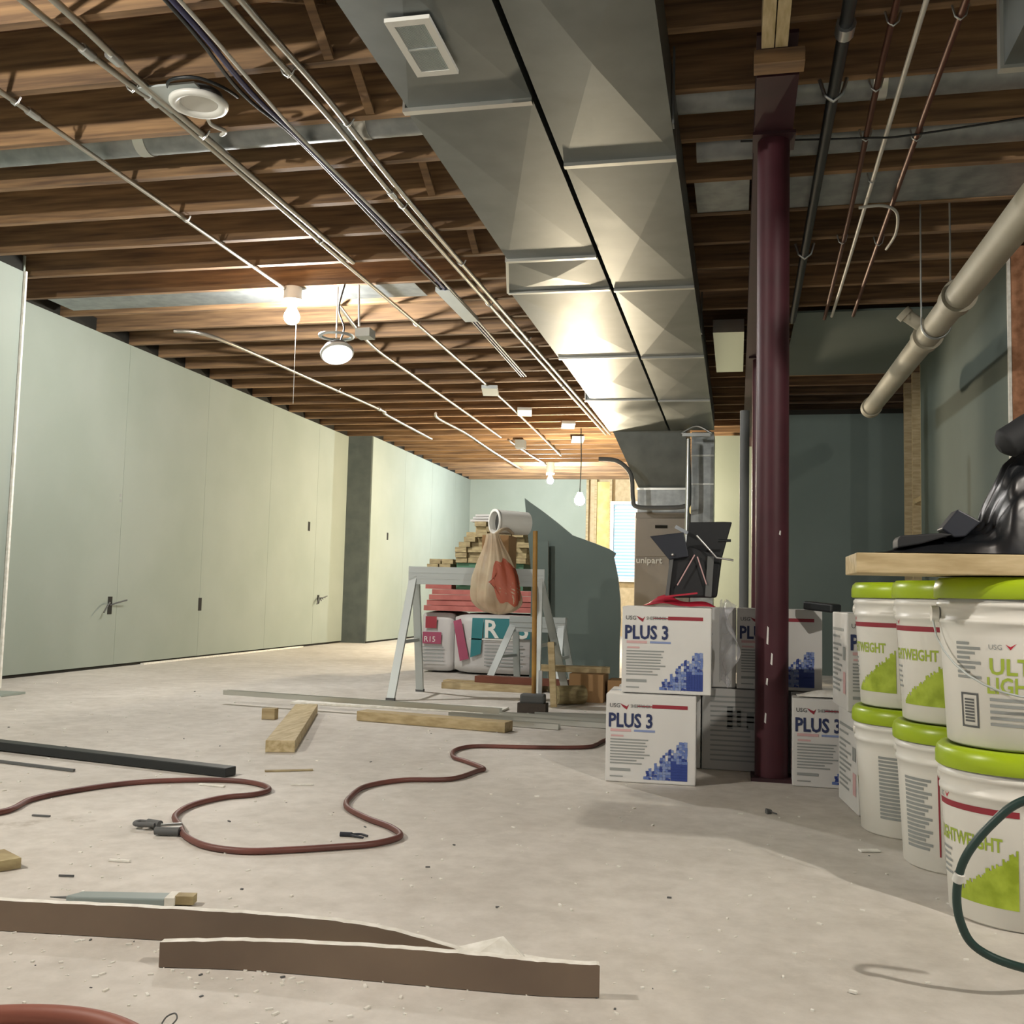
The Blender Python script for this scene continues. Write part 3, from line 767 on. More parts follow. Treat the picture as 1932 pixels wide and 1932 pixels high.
# ------------------------------------------------------------------ joint compound buckets
def body_r(z):                                  # tapering wall of a bucket
    return 0.133 + (0.149 - 0.133) * z / 0.30
def bucket(x, y, z, rot, label, group, ear=-1.45):
    t = thing('joint_compound_bucket', label, 'bucket', (x, y, z), group)
    prof = [(0.001, 0.004), (0.118, 0.004), (0.126, 0.0), (0.133, 0.006), (body_r(0.22), 0.22), (0.1465, 0.243), (0.1500, 0.245), (0.1500, 0.252),
            (0.1475, 0.254), (0.1480, 0.276), (0.1520, 0.278), (0.1520, 0.286), (0.1485, 0.288), (0.1490, 0.300), (0.12, 0.300)]
    body = MB().lathe(prof, (x, y, z), 56).build('bucket_body', bucket_w, t)
    lp = [(0.154, 0.294), (0.157, 0.297), (0.157, 0.318), (0.1535, 0.330), (0.146, 0.337), (0.132, 0.3375), (0.129, 0.333), (0.001, 0.333)]
    MB().lathe(lp, (x, y, z), 56).build('lid', lime, t)
    ea = math.atan2(-y, -x) + ear
    for sgn in (0, PI):
        a_ = ea + sgn
        c_ = Vector((x + 0.150 * math.cos(a_), y + 0.150 * math.sin(a_), z + 0.262))
        MB().cyl(c_, c_ + Vector((math.cos(a_), math.sin(a_), 0)) * 0.014, 0.017, seg=14).build('handle_ear', bucket_w, t)
    pts = []
    for k in range(17):
        s = PI * k / 16
        a_ = ea + s
        pts.append((x + 0.162 * math.cos(a_), y + 0.162 * math.sin(a_), z + 0.258 - (0.150 if ear < 0 else 0.085) * abs(math.sin(s)) ** 0.8))
    MB().tube(pts, 0.0022, 6).build('wire_handle', alu, t)
    # printing: u is arc length around the wall (to the right seen from outside), v the height
    def P(u, v, d=0.0009):
        a_ = rot - PI + u / 0.145
        r = body_r(v) + d
        return Vector((x + r * math.cos(a_), y + r * math.sin(a_), z + v))
    def patch(mb, u0, u1, v0, v1, mi=0, n=8, d=0.0009):
        n = max(2, int((u1 - u0) / 0.008)); V = []
        for i in range(n + 1):
            u = u0 + (u1 - u0) * i / n
            V += [P(u, v0, d), P(u, v1, d)]
        mb.add(V, [(2 * i, 2 * i + 2, 2 * i + 3, 2 * i + 1) for i in range(n)], mi, True)
    for k in (0, 1):                            # the same panel twice around the wall
        off = 0.0 + k * 0.4556
        mb = MB()
        if k == 0:
            for i in range(2): patch(mb, off + 0.10, off + 0.103, 0.05, 0.20)
        else: patch(mb, off - 0.10, off + 0.105, 0.216, 0.228)
        if k == 1:
            patch(mb, off + 0.114, off + 0.118, 0.04, 0.228)
            patch(mb, off - 0.114, off - 0.110, 0.04, 0.228)
        mb.build('red_band', red_lab, t)
        mb = MB(); rnd = random.Random(5)
        if k == 0: patch(mb, off - 0.02, off + 0.09, 0.040, 0.075)
        n = 34 if k else 0                                  # stepped green wedge rising to the right
        for i in range(n):
            u0 = off - 0.040 + 0.142 * i / n; u1 = off - 0.040 + 0.142 * (i + 1) / n
            top = 0.045 + 0.105 * ((i + 1) / n) ** 0.95 + rnd.uniform(-0.006, 0.006)
            patch(mb, u0, u1, 0.042, max(top, 0.050), 0)
        mb.build('green_wedge', lime_lab, t)
        mb = MB()
        if k == 0: text_mb(mb, 'ULTRA', 0.044, (0, 0, 0), (1, 0, 0), (0, 0, 1), wrapfn=lambda a_, b_: P(off - 0.098 + a_, 0.148 + b_), bold=0.0010)
        ty, tsz, tsx = (0.148, 0.036, 0.74) if k else (0.111, 0.044, 0.80)
        text_mb(mb, 'LIGHTWEIGHT', tsz, (0, 0, 0), (1, 0, 0), (0, 0, 1), wrapfn=lambda a_, b_: P(off - 0.104 + a_ * tsx, ty + b_), bold=0.0009)
        mb.build('lettering', lime_text, t)
        mb = MB()
        text_mb(mb, 'USG', 0.014, (0, 0, 0), (1, 0, 0), (0, 0, 1), wrapfn=lambda a_, b_: P(off - 0.098 + a_, (0.196 if k == 0 else 0.231) + b_))
        for i in range(5): patch(mb, off - 0.098, off - 0.050 - 0.006 * (i % 2) + (0.05 if k == 0 else 0), (0.096 if k == 0 else 0.128) - i * 0.012, (0.1015 if k == 0 else 0.1325) - i * 0.012)
        mb.build('small_print', greytext, t)
        mb = MB()
        mb.add([P(off - 0.066, 0.207 + 0.035 * k), P(off - 0.057, 0.196 + 0.035 * k), P(off - 0.046, 0.209 + 0.035 * k), P(off - 0.057, 0.202 + 0.035 * k)], [(0, 1, 3), (1, 2, 3)])
        mb.build('red_emblem', red_bright, t)
        mb = MB()
        if k == 1:                              # instructions panel
            for i in range(17):
                patch(mb, off - 0.212, off - 0.130 - 0.010 * (i % 3), 0.206 - i * 0.0098, 0.2125 - i * 0.0098)
            mb.build('instruction_print', greytext, t)
        else:                                   # small text above a boxed barcode
            for i in range(8):
                patch(mb, off - 0.170, off - 0.138 + 0.012 * ((i * 2) % 3), 0.203 - i * 0.0095, 0.2085 - i * 0.0095)
            mb.build('instruction_print', greytext, t)
            mb = MB(); a0, a1 = off - 0.160, off - 0.126
            patch(mb, a0 - 0.004, a1 + 0.004, 0.040, 0.044); patch(mb, a0 - 0.004, a1 + 0.004, 0.104, 0.108)
            patch(mb, a0 - 0.004, a0, 0.040, 0.108); patch(mb, a1, a1 + 0.004, 0.040, 0.108)
            for i in range(8): patch(mb, a0 + 0.005, a1 - 0.006, 0.051 + i * 0.006, 0.0545 + i * 0.006)
            mb.build('barcode_frame', greydark, t)
    return t
GB = 'joint compound buckets under the plank'
def place_bucket(x, y, z, face, label, ear=1.15):
    # face: how far (radians) the middle of the front panel is turned from straight towards the camera
    toward = math.atan2(-y, -x)
    return bucket(x, y, z, toward + PI + face, label, GB, ear)
H2 = 0.3385
place_bucket(0.56, 2.28, 0.0, -3.86, 'nearest white bucket on the floor with red band, behind the green hose loop')
place_bucket(0.56, 2.28, H2, 0.32, 'nearest white bucket of the upper row with boxed barcode, lime lid under the plank', ear=-1.35)
place_bucket(0.53, 2.67, 0.0, -2.72, 'middle white bucket on the floor showing rows of grey print')
place_bucket(0.53, 2.67, H2, -3.99, 'middle bucket of the upper row with green wedge print')
place_bucket(0.47, 3.01, 0.0, -2.3, 'farthest white bucket on the floor beside the tall cartons')
place_bucket(0.47, 3.01, H2, -4.12, 'farthest bucket of the upper row with green wedge print, beside the tall cartons')

# ------------------------------------------------------------------ joint compound cartons
BW, BD, BH = 0.300, 0.280, 0.294
def carton(x, y, z, ang, label, face='front', h=BH, tone=None):
    """x, y = left corner of the front face on the floor plan, ang = turn of the front face"""
    ux = Vector((math.cos(ang), math.sin(ang), 0)); uy = Vector((-math.sin(ang), math.cos(ang), 0)); uz = Vector((0, 0, 1))
    o = Vector((x, y, z)); c_ = o + ux * BW / 2 + uy * BD / 2
    t = thing('joint_compound_carton', label, 'carton', tuple(c_), 'joint compound cartons around the red column')
    def W(u, d, v): return o + ux * u + uy * d + uz * v
    mb = MB().box(W(BW / 2, BD / 2, h / 2), (BW, BD, h - 0.002), rotz(ang))
    mb.build('carton_body', tone or card, t, bevel=0.004)
    MB().box(W(BW / 2, BD / 2, h - 0.0006), (BW * 0.98, 0.05, 0.0012), rotz(ang)).build('packing_tape', plastic_film, t)
    e = -0.0012
    def rect(mb, u0, u1, v0, v1, mi=0, fs='f', d=e):
        if fs == 'f': mb.add([W(u0, d, v0), W(u1, d, v0), W(u1, d, v1), W(u0, d, v1)], [(0, 1, 2, 3)], mi)
        elif fs == 'l': mb.add([W(d, BD - u0, v0), W(d, BD - u1, v0), W(d, BD - u1, v1), W(d, BD - u0, v1)], [(0, 1, 2, 3)], mi)
        elif fs == 'r': mb.add([W(BW - d, u0, v0), W(BW - d, u1, v0), W(BW - d, u1, v1), W(BW - d, u0, v1)], [(0, 1, 2, 3)], mi)
    if face == 'front':
        mb = MB(); rect(mb, 0.155, 0.272, 0.249, 0.261); rect(mb, 0.105, 0.155, 0.252, 0.256); mb.build('red_band', red_lab, t)
        mb = MB(); text_mb(mb, 'PLUS 3', 0.064, W(0.008, e, 0.184), ux, uz, bold=0.0018, sx=0.80); mb.build('title_lettering', navy, t)
        mb = MB()
        text_mb(mb, 'USG', 0.019, W(0.012, e, 0.248), ux, uz, bold=0.0002); text_mb(mb, 'SHEETROCK', 0.0155, W(0.082, e, 0.249), ux, uz, sx=0.78)
        mb.build('maker_lettering', greydark, t)
        mb = MB(); mb.add([W(0.047, e, 0.262), W(0.058, e, 0.249), W(0.070, e, 0.241), W(0.078, e, 0.260), W(0.070, e, 0.252), W(0.060, e, 0.256)], [(0, 1, 5), (1, 2, 4, 5), (2, 3, 4)])
        mb.build('red_emblem', red_lab, t)
        mb = MB(); rect(mb, 0.016, 0.085, 0.168, 0.177); rect(mb, 0.018, 0.060, 0.151, 0.157); mb.build('red_print', cardpink, t)
        mb = MB(); rect(mb, 0.095, 0.165, 0.169, 0.176); mb.build('blue_print', blue3, t)
        mb = MB(); rnd = random.Random(3)
        for i in range(9):
            rect(mb, 0.016, 0.150 - rnd.uniform(0, 0.03) - (0.02 if i > 5 else 0), 0.140 - i * 0.0098, 0.1445 - i * 0.0098)
        rect(mb, 0.016, 0.085, 0.038, 0.047); rect(mb, 0.016, 0.06, 0.018, 0.022)
        mb.build('small_print', greytext, t)
        mb = MB(); rnd = random.Random(11)
        n = 16                                   # shards climbing to the right, denser and darker low down
        for i in range(n):
            for j in range(n):
                if j > (i + 1) * 1.0: continue
                u0 = 0.128 + 0.144 * i / n; v0 = 0.014 + 0.146 * j / n
                edge = (i + 1) - j
                if edge < 3 and rnd.random() < 0.45: continue
                s = 0.0095 + rnd.uniform(-0.0015, 0.001)
                deep = (i > 9 and j < 6)
                mi = 0 if deep or rnd.random() < 0.22 else (1 if rnd.random() < 0.6 else 2)
                j1, j2 = rnd.uniform(-.002, .002), rnd.uniform(-.002, .003)
                if deep: s = 0.0098; j1 = j2 = 0
                mb.add([W(u0, e, v0), W(min(u0 + s + j1, 0.273), e, v0 + j1 * .5), W(min(u0 + s, 0.273), e, v0 + s + j2), W(u0 + j1, e, v0 + s)], [(0, 1, 2, 3)], mi)
        mb.build('blue_shard_print', [blue1, blue2, blue3], t)
    # side prints
    for fs in ('l', 'r'):
        mb = MB(); rnd = random.Random(8)
        rect(mb, 0.02, 0.22, 0.236, 0.245, 0, fs); rect(mb, 0.02, 0.15, 0.215, 0.222, 0, fs)
        for i in range(10): rect(mb, 0.02, 0.20 - rnd.uniform(0, 0.09), 0.190 - i * 0.0155, 0.197 - i * 0.0155, 0, fs)
        rect(mb, 0.21, 0.255, 0.15, 0.19, 0, fs)
        mb.build('side_print', greytext, t)
        mb = MB(); rect(mb, 0.215, 0.258, 0.05, 0.115, 0, fs); mb.build('pink_print', cardpink, t)
    if face != 'front':
        mb = MB(); rnd = random.Random(4)
        for i in range(14):
            rect(mb, 0.03, 0.22 - rnd.uniform(0, 0.06), 0.262 - i * 0.0175, 0.268 - i * 0.0175)
        rect(mb, 0.09, 0.11, 0.15, 0.23); rect(mb, 0.125, 0.14, 0.16, 0.22); rect(mb, 0.16, 0.185, 0.15, 0.21)
        mb.build('back_print', greytext, t)
    return t
carton(-0.432, 3.47, 0.0, 0.03, 'lower left white carton reading PLUS 3, on the floor')
carton(-0.385, 3.50, BH + 0.001, 0.02, 'upper left white carton reading PLUS 3, under the black tool bag')
carton(-0.125, 3.835, 0.0, 0.0, 'shaded grey-looking carton on the floor just left of the red column, text side showing', face='back', tone=card_shaded)
carton(0.182, 3.60, 0.0, -0.03, 'white PLUS carton on the floor right of the red column')
carton(-0.002, 3.84, BH + 0.001, 0.0, 'upper white PLUS 3 carton half hidden behind the red column')
carton(-0.305, 3.86, BH + 0.001, 0.0, 'film wrapped carton behind the upper left one', face='back', tone=card_shaded)
carton(-0.430, 3.84, 0.0, 0.0, 'carton hidden low behind the lower left one', face='back')
carton(0.182, 3.89, 0.0, 0.0, 'carton hidden low behind the one right of the column', face='back')
def side_carton(z, h, x, y, ang, label):
    return carton(x, y, z, ang, label, h=h)
side_carton(0.0, BH, 0.345, 3.165, 0.10, 'lower carton seen from its left side next to the farthest bucket')
side_carton(BH + 0.001, BH, 0.318, 3.19, 0.06, 'upper carton beside the farthest bucket with a dark letter P on its front')
o = MB().grid(lambda u, v: Vector((-0.064 + 0.025 * math.sin(9 * v + 4 * u) * u + 0.05 * u, 3.79 - 0.12 * u + 0.02 * math.sin(14 * v), 0.32 + 0.29 * v + 0.01 * math.sin(11 * u))), 10, 24).build('plastic_film', plastic_film, solid=0.001)
tag(o, 'torn clear plastic film hanging between the two upper cartons', 'plastic film')
o = MB().beam((0.245, 3.80, BH * 2 + 0.017), (0.335, 3.70, BH * 2 - 0.012 + 0.02), 0.05, 0.03).build('taping_knife_handle', black_m, bevel=0.006)
tag(o, 'short black rubber tool handle lying on top of the carton right of the column', 'tool')
o = MB().grid(lambda u, v: Vector((0.20 + 0.20 * u, 3.62 + 0.08 * v, BH + 0.004 + 0.022 * math.sin(PI * u) * math.sin(PI * min(1, v * 1.1)))), 14, 6).build('torn_paper', gyps, solid=0.001)
tag(o, 'crumpled white paper lying on the low carton right of the column', 'paper')

# plank with black things on it
pk = MB().bx(0.230, 1.30, 2.125, 2.335, 0.6785, 0.719).build('plank', pine, bevel=0.002)
tag(pk, 'thick pale wooden plank lying across the lime bucket lids', 'plank')
ZP = 0.7195
rnd = random.Random(2)
TP = [(0.263, 2.200, 0.710), (0.292, 2.200, 0.719), (0.325, 2.200, 0.730), (0.366, 2.200, 0.744), (0.407, 2.200, 0.753), (0.447, 2.200, 0.762), (0.472, 2.200, 0.768), (0.489, 2.200, 0.787), (0.502, 2.200, 0.825), (0.515, 2.200, 0.862), (0.533, 2.200, 0.898), (0.563, 2.200, 0.927), (0.626, 2.200, 0.932), (0.702, 2.200, 0.910), (0.776, 2.200, 0.847)]
def tarp(u, v):
    s = u * (len(TP) - 1); i = min(int(s), len(TP) - 2); f = s - i
    x = TP[i][0] * (1 - f) + TP[i + 1][0] * f; zt = TP[i][2] * (1 - f) + TP[i + 1][2] * f
    h = max(0.0, zt - ZP)
    w = max(0.0, 1 - abs(2 * v - 1) ** 2.6)
    fold = 1 + 0.10 * math.sin(34 * u + 5 * v) * (1 - w * 0.6) + 0.05 * math.sin(60 * u - 9 * v)
    z = ZP + 0.0015 + h * w ** 0.8 * (0.94 + 0.06 * fold) + (0.007 * math.sin(50 * v + 12 * u) * (1 if 0.05 < v < 0.95 else 0)) * min(1, h * 12)
    return Vector((x + 0.008 * math.sin(9 * v), 2.130 + 0.20 * v + 0.016 * math.sin(26 * u) * math.sin(PI * v), max(z, ZP + 0.001)))
o = MB().grid(tarp, 90, 34).build('plastic_sheet', black_plastic)
tag(o, 'rumpled glossy black plastic sheeting heaped on the plank', 'plastic sheet')
o = MB().prism([(0.396, 2.160, 0.770), (0.427, 2.160, 0.810), (0.470, 2.160, 0.785), (0.440, 2.160, 0.755), (0.419, 2.160, 0.753)], (0, 0.06, 0)).build('square_case', navy_plastic, bevel=0.003)
tag(o, 'small black square case tilted on the plastic sheeting', 'case')
o = MB().prism([(0.311, 2.145, 0.747), (0.317, 2.145, 0.755), (0.393, 2.145, 0.761), (0.416, 2.145, 0.758), (0.357, 2.145, 0.739), (0.311, 2.145, 0.730)], (0, 0.07, 0)).build('flat_case', black_cloth, bevel=0.003)
tag(o, 'flat black case lying near the left end of the plank', 'case')
o = MB().tube(smooth_path([(0.503, 2.160, 0.931), (0.515, 2.160, 0.939), (0.538, 2.160, 0.954), (0.568, 2.160, 0.973), (0.606, 2.160, 0.978), (0.639, 2.180, 0.929)], 6), [0.010 + 0.022 * min(1, i / 7) for i in range(31)], 14).build('black_sleeve', black_cloth)
tag(o, 'rolled black canvas sleeve sticking out left above the plastic heap', 'bag')

# tool bag with its red webbing on the upper left carton
ZB = BH * 2 + 0.002
tb = thing('tool_bag', 'open black tool bag with grey frame bars on the upper left carton', 'bag', (-0.22, 3.66, ZB))
MB().prism([(-0.236, 3.620, 0.620), (-0.072, 3.620, 0.624), (-0.055, 3.620, 0.768), (-0.168, 3.620, 0.803), (-0.238, 3.620, 0.765)], (0, 0.09, 0)).build('bag_body', black_cloth, tb, bevel=0.008)
MB().prism([(-0.304, 3.600, 0.834), (-0.186, 3.600, 0.850), (-0.167, 3.600, 0.765), (-0.236, 3.600, 0.753)], (0, 0.012, 0.0)).build('side_flap', navy_plastic, tb, bevel=0.003)
MB().prism([(-0.172, 3.680, 0.891), (-0.049, 3.680, 0.894), (-0.021, 3.680, 0.893), (-0.034, 3.680, 0.846), (-0.059, 3.680, 0.751), (-0.189, 3.680, 0.764)], (0, 0.02, 0.0)).build('rear_flap', black_cloth, tb, bevel=0.004)
MB().tube([(-0.141, 3.590, 0.839), (-0.072, 3.590, 0.762), (-0.015, 3.590, 0.754)], 0.0035, 8).build('handle_rod', steel, tb)
MB().tube([(-0.068, 3.610, 0.822), (-0.024, 3.610, 0.823)], 0.005, 8).build('clip', black_m, tb)
MB().beam((-0.226, 3.608, 0.764), (-0.242, 3.608, 0.623), 0.012, 0.006, up=(0, 1, 0)).build('frame_bar', greydark, tb)
MB().beam((-0.092, 3.608, 0.767), (-0.100, 3.608, 0.627), 0.022, 0.006, up=(0, 1, 0)).build('frame_bar', greydark, tb)
MB().tube([(-0.147, 3.600, 0.771), (-0.206, 3.600, 0.664)], 0.0025, 6).build('cord', cardpink, tb)
MB().tube([(-0.138, 3.600, 0.765), (-0.106, 3.600, 0.669)], 0.0025, 6).build('cord', cardpink, tb)
MB().sphere((-0.223, 3.595, 0.771), 0.006, 10).build('rivet', steel, tb)
MB().box((-0.196, 3.660, 0.861), (0.05, 0.03, 0.012), roty(0.5)).build('chrome_clip', steel, tb)
def strap(u, v):
    s = math.sin(PI * u)
    x = -0.32 + 0.245 * u
    return Vector((x, 3.56 + 0.10 * v, ZB + 0.003 + (0.030 + 0.018 * math.sin(8 * u)) * s * (1 - abs(v - 0.5) * 1.6) + 0.004 * math.sin(25 * v + 6 * u) * s))
o = MB().grid(strap, 26, 14).build('red_cloth', red_strap, solid=0.002)
tag(o, 'bunched red fabric strap lying in front of the black tool bag', 'strap')
o = MB().beam((-0.27, 3.545, ZB + 0.030), (-0.135, 3.555, ZB + 0.048), 0.02, 0.006).build('red_handle_strap', red_strap)
tag(o, 'flat red webbing strap stretched over the bunched red fabric', 'strap')

# ------------------------------------------------------------------ lumber pile and insulation in the middle distance
PY = 7.60
def bag_pack(x0, x1, y0, y1, z0, z1, label, art):
    t = thing('insulation_pack', label, 'insulation', ((x0 + x1) / 2, (y0 + y1) / 2, z0), 'wrapped insulation packs on the floor')
    r = 0.05
    def f(u, v):
        x = x0 + (x1 - x0) * u; a_ = 2 * PI * v
        cy, cz = (y0 + y1) / 2, (z0 + z1) / 2
        hy, hz = (y1 - y0) / 2, (z1 - z0) / 2
        cc, ss = math.cos(a_), math.sin(a_)
        k = 1 / max(abs(cc), abs(ss)) ** 0.85
        e_ = 1 - 0.10 * (abs(2 * u - 1) ** 8)
        return Vector((x, cy + hy * cc * k * e_ * 0.95, cz + hz * ss * k * e_ * 0.99))
    mb = MB().grid(f, 16, 40)
    n = 40
    for u in (0, 1):
        ring = [f(u, k / 40) for k in range(40)]
        mb.add(ring, [tuple(range(40)) if u else tuple(range(40))[::-1]])
    mb.build('wrapped_bundle', wrap, t)
    yf = y0 - 0.004
    def rect(mb, a_, b_, c_, d_, m_=0): mb.add([(x0 + a_, yf, z0 + c_), (x0 + b_, yf, z0 + c_), (x0 + b_, yf, z0 + d_), (x0 + a_, yf, z0 + d_)], [(0, 1, 2, 3)], m_)
    if art == 'left':
        mb = MB(); rect(mb, 0.04, 0.13, 0.34, 0.43); mb.build('red_square_print', red_lab, t)
        mb = MB(); rect(mb, 0.02, 0.17, 0.22, 0.31); mb.build('magenta_print', magenta, t)
        mb = MB(); text_mb(mb, 'R15', 0.06, (x0 + 0.03, yf - 0.001, z0 + 0.235), (1, 0, 0), (0, 0, 1)); mb.build('lettering', white_plastic, t)
        mb = MB(); [rect(mb, 0.02, 0.19, 0.19 - i * 0.026, 0.20 - i * 0.026) for i in range(5)]; mb.build('small_print', greytext, t)
    else:
        mb = MB()
        mb.add([(x0 + 0.06, yf, z0 + 0.10), (x0 + 0.13, yf, z0 + 0.12), (x0 + 0.06, yf, z0 + 0.42), (x0 - 0.0, yf, z0 + 0.40)], [(0, 1, 2, 3)]); mb.build('pink_print', magenta, t)
        mb = MB()
        mb.add([(x0 + 0.14, yf, z0 + 0.13), (x0 + 0.22, yf, z0 + 0.16), (x0 + 0.24, yf, z0 + 0.43), (x0 + 0.15, yf, z0 + 0.43)], [(0, 1, 2, 3)]); rect(mb, 0.24, 0.62, 0.28, 0.43); mb.build('teal_print', teal, t)
        mb = MB(); text_mb(mb, 'R 13', 0.19, (x0 + 0.24, yf - 0.002, z0 + 0.285), (1, 0, 0), (0, 0, 1), bold=0.004); rect(mb, 0.13, 0.50, 0.265, 0.275); mb.build('lettering', white_plastic, t)
        mb = MB(); [rect(mb, 0.25, 0.55 - 0.04 * (i % 2), 0.22 - i * 0.025, 0.23 - i * 0.025) for i in range(7)]; mb.build('small_print', greytext, t)
        mb = MB(); rect(mb, 0.60, 0.80, 0.02, 0.24); mb.build('orange_print', orange_red, t)
    return t
bag_pack(-2.40, -2.14, PY, PY + 0.6, 0.002, 0.475, 'narrow insulation pack with red square and magenta label', 'left')
bag_pack(-2.15 + 0.03, -1.32, PY - 0.06, PY + 0.6, 0.002, 0.47, 'wide wrapped insulation pack with big teal R 13 lettering', 'right')
for i in range(4):
    z0 = 0.478 + i * 0.042
    o = MB().bx(-2.37 + 0.02 * i, -1.35 - 0.015 * i, PY - 0.03 + 0.01 * (i % 2), PY + 0.6, z0, z0 + 0.039).build('foam_board', pink_foam)
    tag(o, ('lowest', 'second lowest', 'third', 'topmost')[i] + ' pink foam board stacked on the insulation packs', 'foam board', 'pink foam boards on the insulation')
o = MB().bx(-2.13, -1.60, PY + 0.02, PY + 0.6, 0.646, 0.851).build('green_carton', mat('green_carton', '4f7a60', 0.7)); tag(o, 'dark green carton between the pink boards and the lumber ends', 'carton')
o = MB().prism([(-2.145, 7.590, 0.677), (-2.039, 7.590, 0.679), (-1.936, 7.590, 0.762), (-2.020, 7.590, 0.761)], (0, -0.01, 0)).build('flare_patch', flare_mint); tag(o, 'mint green lens flare painted as a patch before the green carton', 'tag')  # mint patch stands in for a lens flare
# lumber: every board end is a board
base_board = None
rows = [(z_ + 0.05, x_, n_) for z_, x_, n_ in ((0.802, -2.13, 6), (0.842, -2.13, 6), (0.882, -2.13, 6), (0.922, -2.10, 6), (0.962, -2.06, 5), (1.002, -2.06, 5), (1.042, -1.98, 4), (1.082, -1.98, 4))]
rnd = random.Random(12)
BL = 1.3
names = ['lowest', 'second', 'third', 'fourth', 'fifth', 'sixth', 'seventh', 'top']
for ri, (z0, x0, n) in enumerate(rows):
    for j in range(n):
        x = x0 + j * 0.093; dy = rnd.uniform(-0.05, 0.03)
        lab = 'two by four end, %s course and number %s from the left in the lumber pile' % (names[ri], ['one', 'two', 'three', 'four', 'five', 'six'][j])
        if base_board is None:
            base_board = MB().bx(-0.0445, 0.0445, -BL / 2, BL / 2, 0, 0.038).build('lumber_board', pine_grey)
            b_ = base_board
        else:
            b_ = base_board.copy(); COL.objects.link(b_)
        b_.location = (x + 0.0445, PY + BL / 2 + dy, z0)
        tag(b_, lab, 'board', 'board ends in the lumber pile')
for j, (x, z0) in enumerate(((-2.37, 0.80), (-2.27, 0.80), (-2.35, 0.84), (-2.25, 0.84))):
    b_ = base_board.copy(); COL.objects.link(b_); b_.location = (x + 0.0445, PY + BL / 2 + 0.02, z0)
    tag(b_, ('lower left', 'lower right', 'upper left', 'upper right')[j] + ' board of the small pair stack left of the lumber pile', 'board', 'board ends left of the pile')
o = MB().bx(-2.38, -2.17, PY + 0.03, PY + 0.6, 0.646, 0.799).build('foam_offcut', pink_foam); tag(o, 'pink foam offcut under the small board stack', 'foam board')
for i in range(3):
    o = MB().box((-1.80 + 0.02 * i, PY + 0.45, 1.179 + i * 0.022), (0.45, 0.9, 0.016), roty(-0.01 * i)).build('trim_board', card)
    tag(o, ('lowest', 'middle', 'topmost')[i] + ' of the white flat boards lying on top of the lumber pile', 'board', 'white boards on the lumber pile')
# white pail on its side at the front of the pile, thin bag hanging below it
o = MB().bx(-1.47, -1.31, 5.80, 6.02, 0.7705, 0.962).build('small_carton', kraft_box); tag(o, 'brown carton standing on the near sawhorse under the white pail', 'carton')
pv = thing('plastic_pail', 'white pail lying on its side, dark mouth facing left, above the tan bag', 'pail', (-1.33, 5.88, 0.963))
pc, pd = Vector((-1.401, 5.800, 1.029)), Vector((0.80, 0.68, 0.0)).normalized()
pc.z = 1.040
MB().cyl(pc, pc + pd * 0.22, 0.073, 0.068, seg=30, caps=False).cyl(pc, pc + pd * 0.22, 0.064, 0.059, seg=30, caps=False).build('pail_wall', white_plastic, pv)
MB().cyl(pc + pd * 0.212, pc + pd * 0.22, 0.0675, seg=30).build('pail_bottom', white_plastic, pv)
MB().cyl(pc + pd * 0.04, pc + pd * 0.05, 0.063, seg=30).build('dark_inside', greydark, pv)
ring = MB(); Rm = Matrix((Vector((-pd.y, pd.x, 0)), Vector((0, 0, 1)), pd)).transposed()
ring.lathe([(0.062, 0.0), (0.077, 0.0), (0.077, 0.012), (0.071, 0.012)], pc, 30, Rm).build('rim', white_plastic, pv)
def sack(u, v):
    a_ = 2 * PI * u; z = 0.962 - 0.462 * v
    w = 0.035 + 0.105 * math.sin(min(1, v * 1.05) * PI * 0.60) ** 1.3
    if v > 0.82: w *= math.sqrt(max(0.0, 1 - ((v - 0.82) / 0.18) ** 2)) * 0.998 + 0.002
    w *= 1 + 0.07 * math.sin(5 * a_ + 6 * v) + 0.05 * math.sin(11 * a_ + 3 * v) + 0.035 * math.sin(23 * a_ + 9 * v)
    return Vector((-1.375 + 0.05 * v + w * math.cos(a_), 5.665 + 0.55 * w * math.sin(a_) - 0.01 * v, z))
sk = thing('shopping_bag', 'thin tan plastic bag with orange print hanging on the near sawhorse', 'bag', (-1.35, 5.66, 0.50))
MB().grid(sack, 72, 36).build('bag_skin', bag_tan, sk)
def print_patch(u, v):
    p = sack(0.74 + 0.25 * u + 0.02 * math.sin(9 * v), 0.60 + (0.27 + 0.03 * math.sin(14 * u)) * (2 * v - 1) * math.sqrt(max(0.02, 1 - (2 * u - 1) ** 4))); q = Vector((-1.375, 5.665, p.z)); d = (p - q); d.normalize(); return p + d * 0.003
MB().grid(print_patch, 14, 16).build('orange_print', orange_red, sk)
MB().sphere((-1.34, 5.67, 0.60), 0.075, 16, sc=(1.05, 0.6, 0.9)).build('contents', mat('bag_contents', '8d6a4a', 0.7, col2='b7a184', scale=20), sk)
MB().tube(smooth_path([(-1.36, 5.66, 0.955), (-1.33, 5.69, 0.985), (-1.31, 5.76, 0.995), (-1.29, 5.82, 0.972)], 5), 0.010, 6).build('bag_handle', bag_tan, sk)

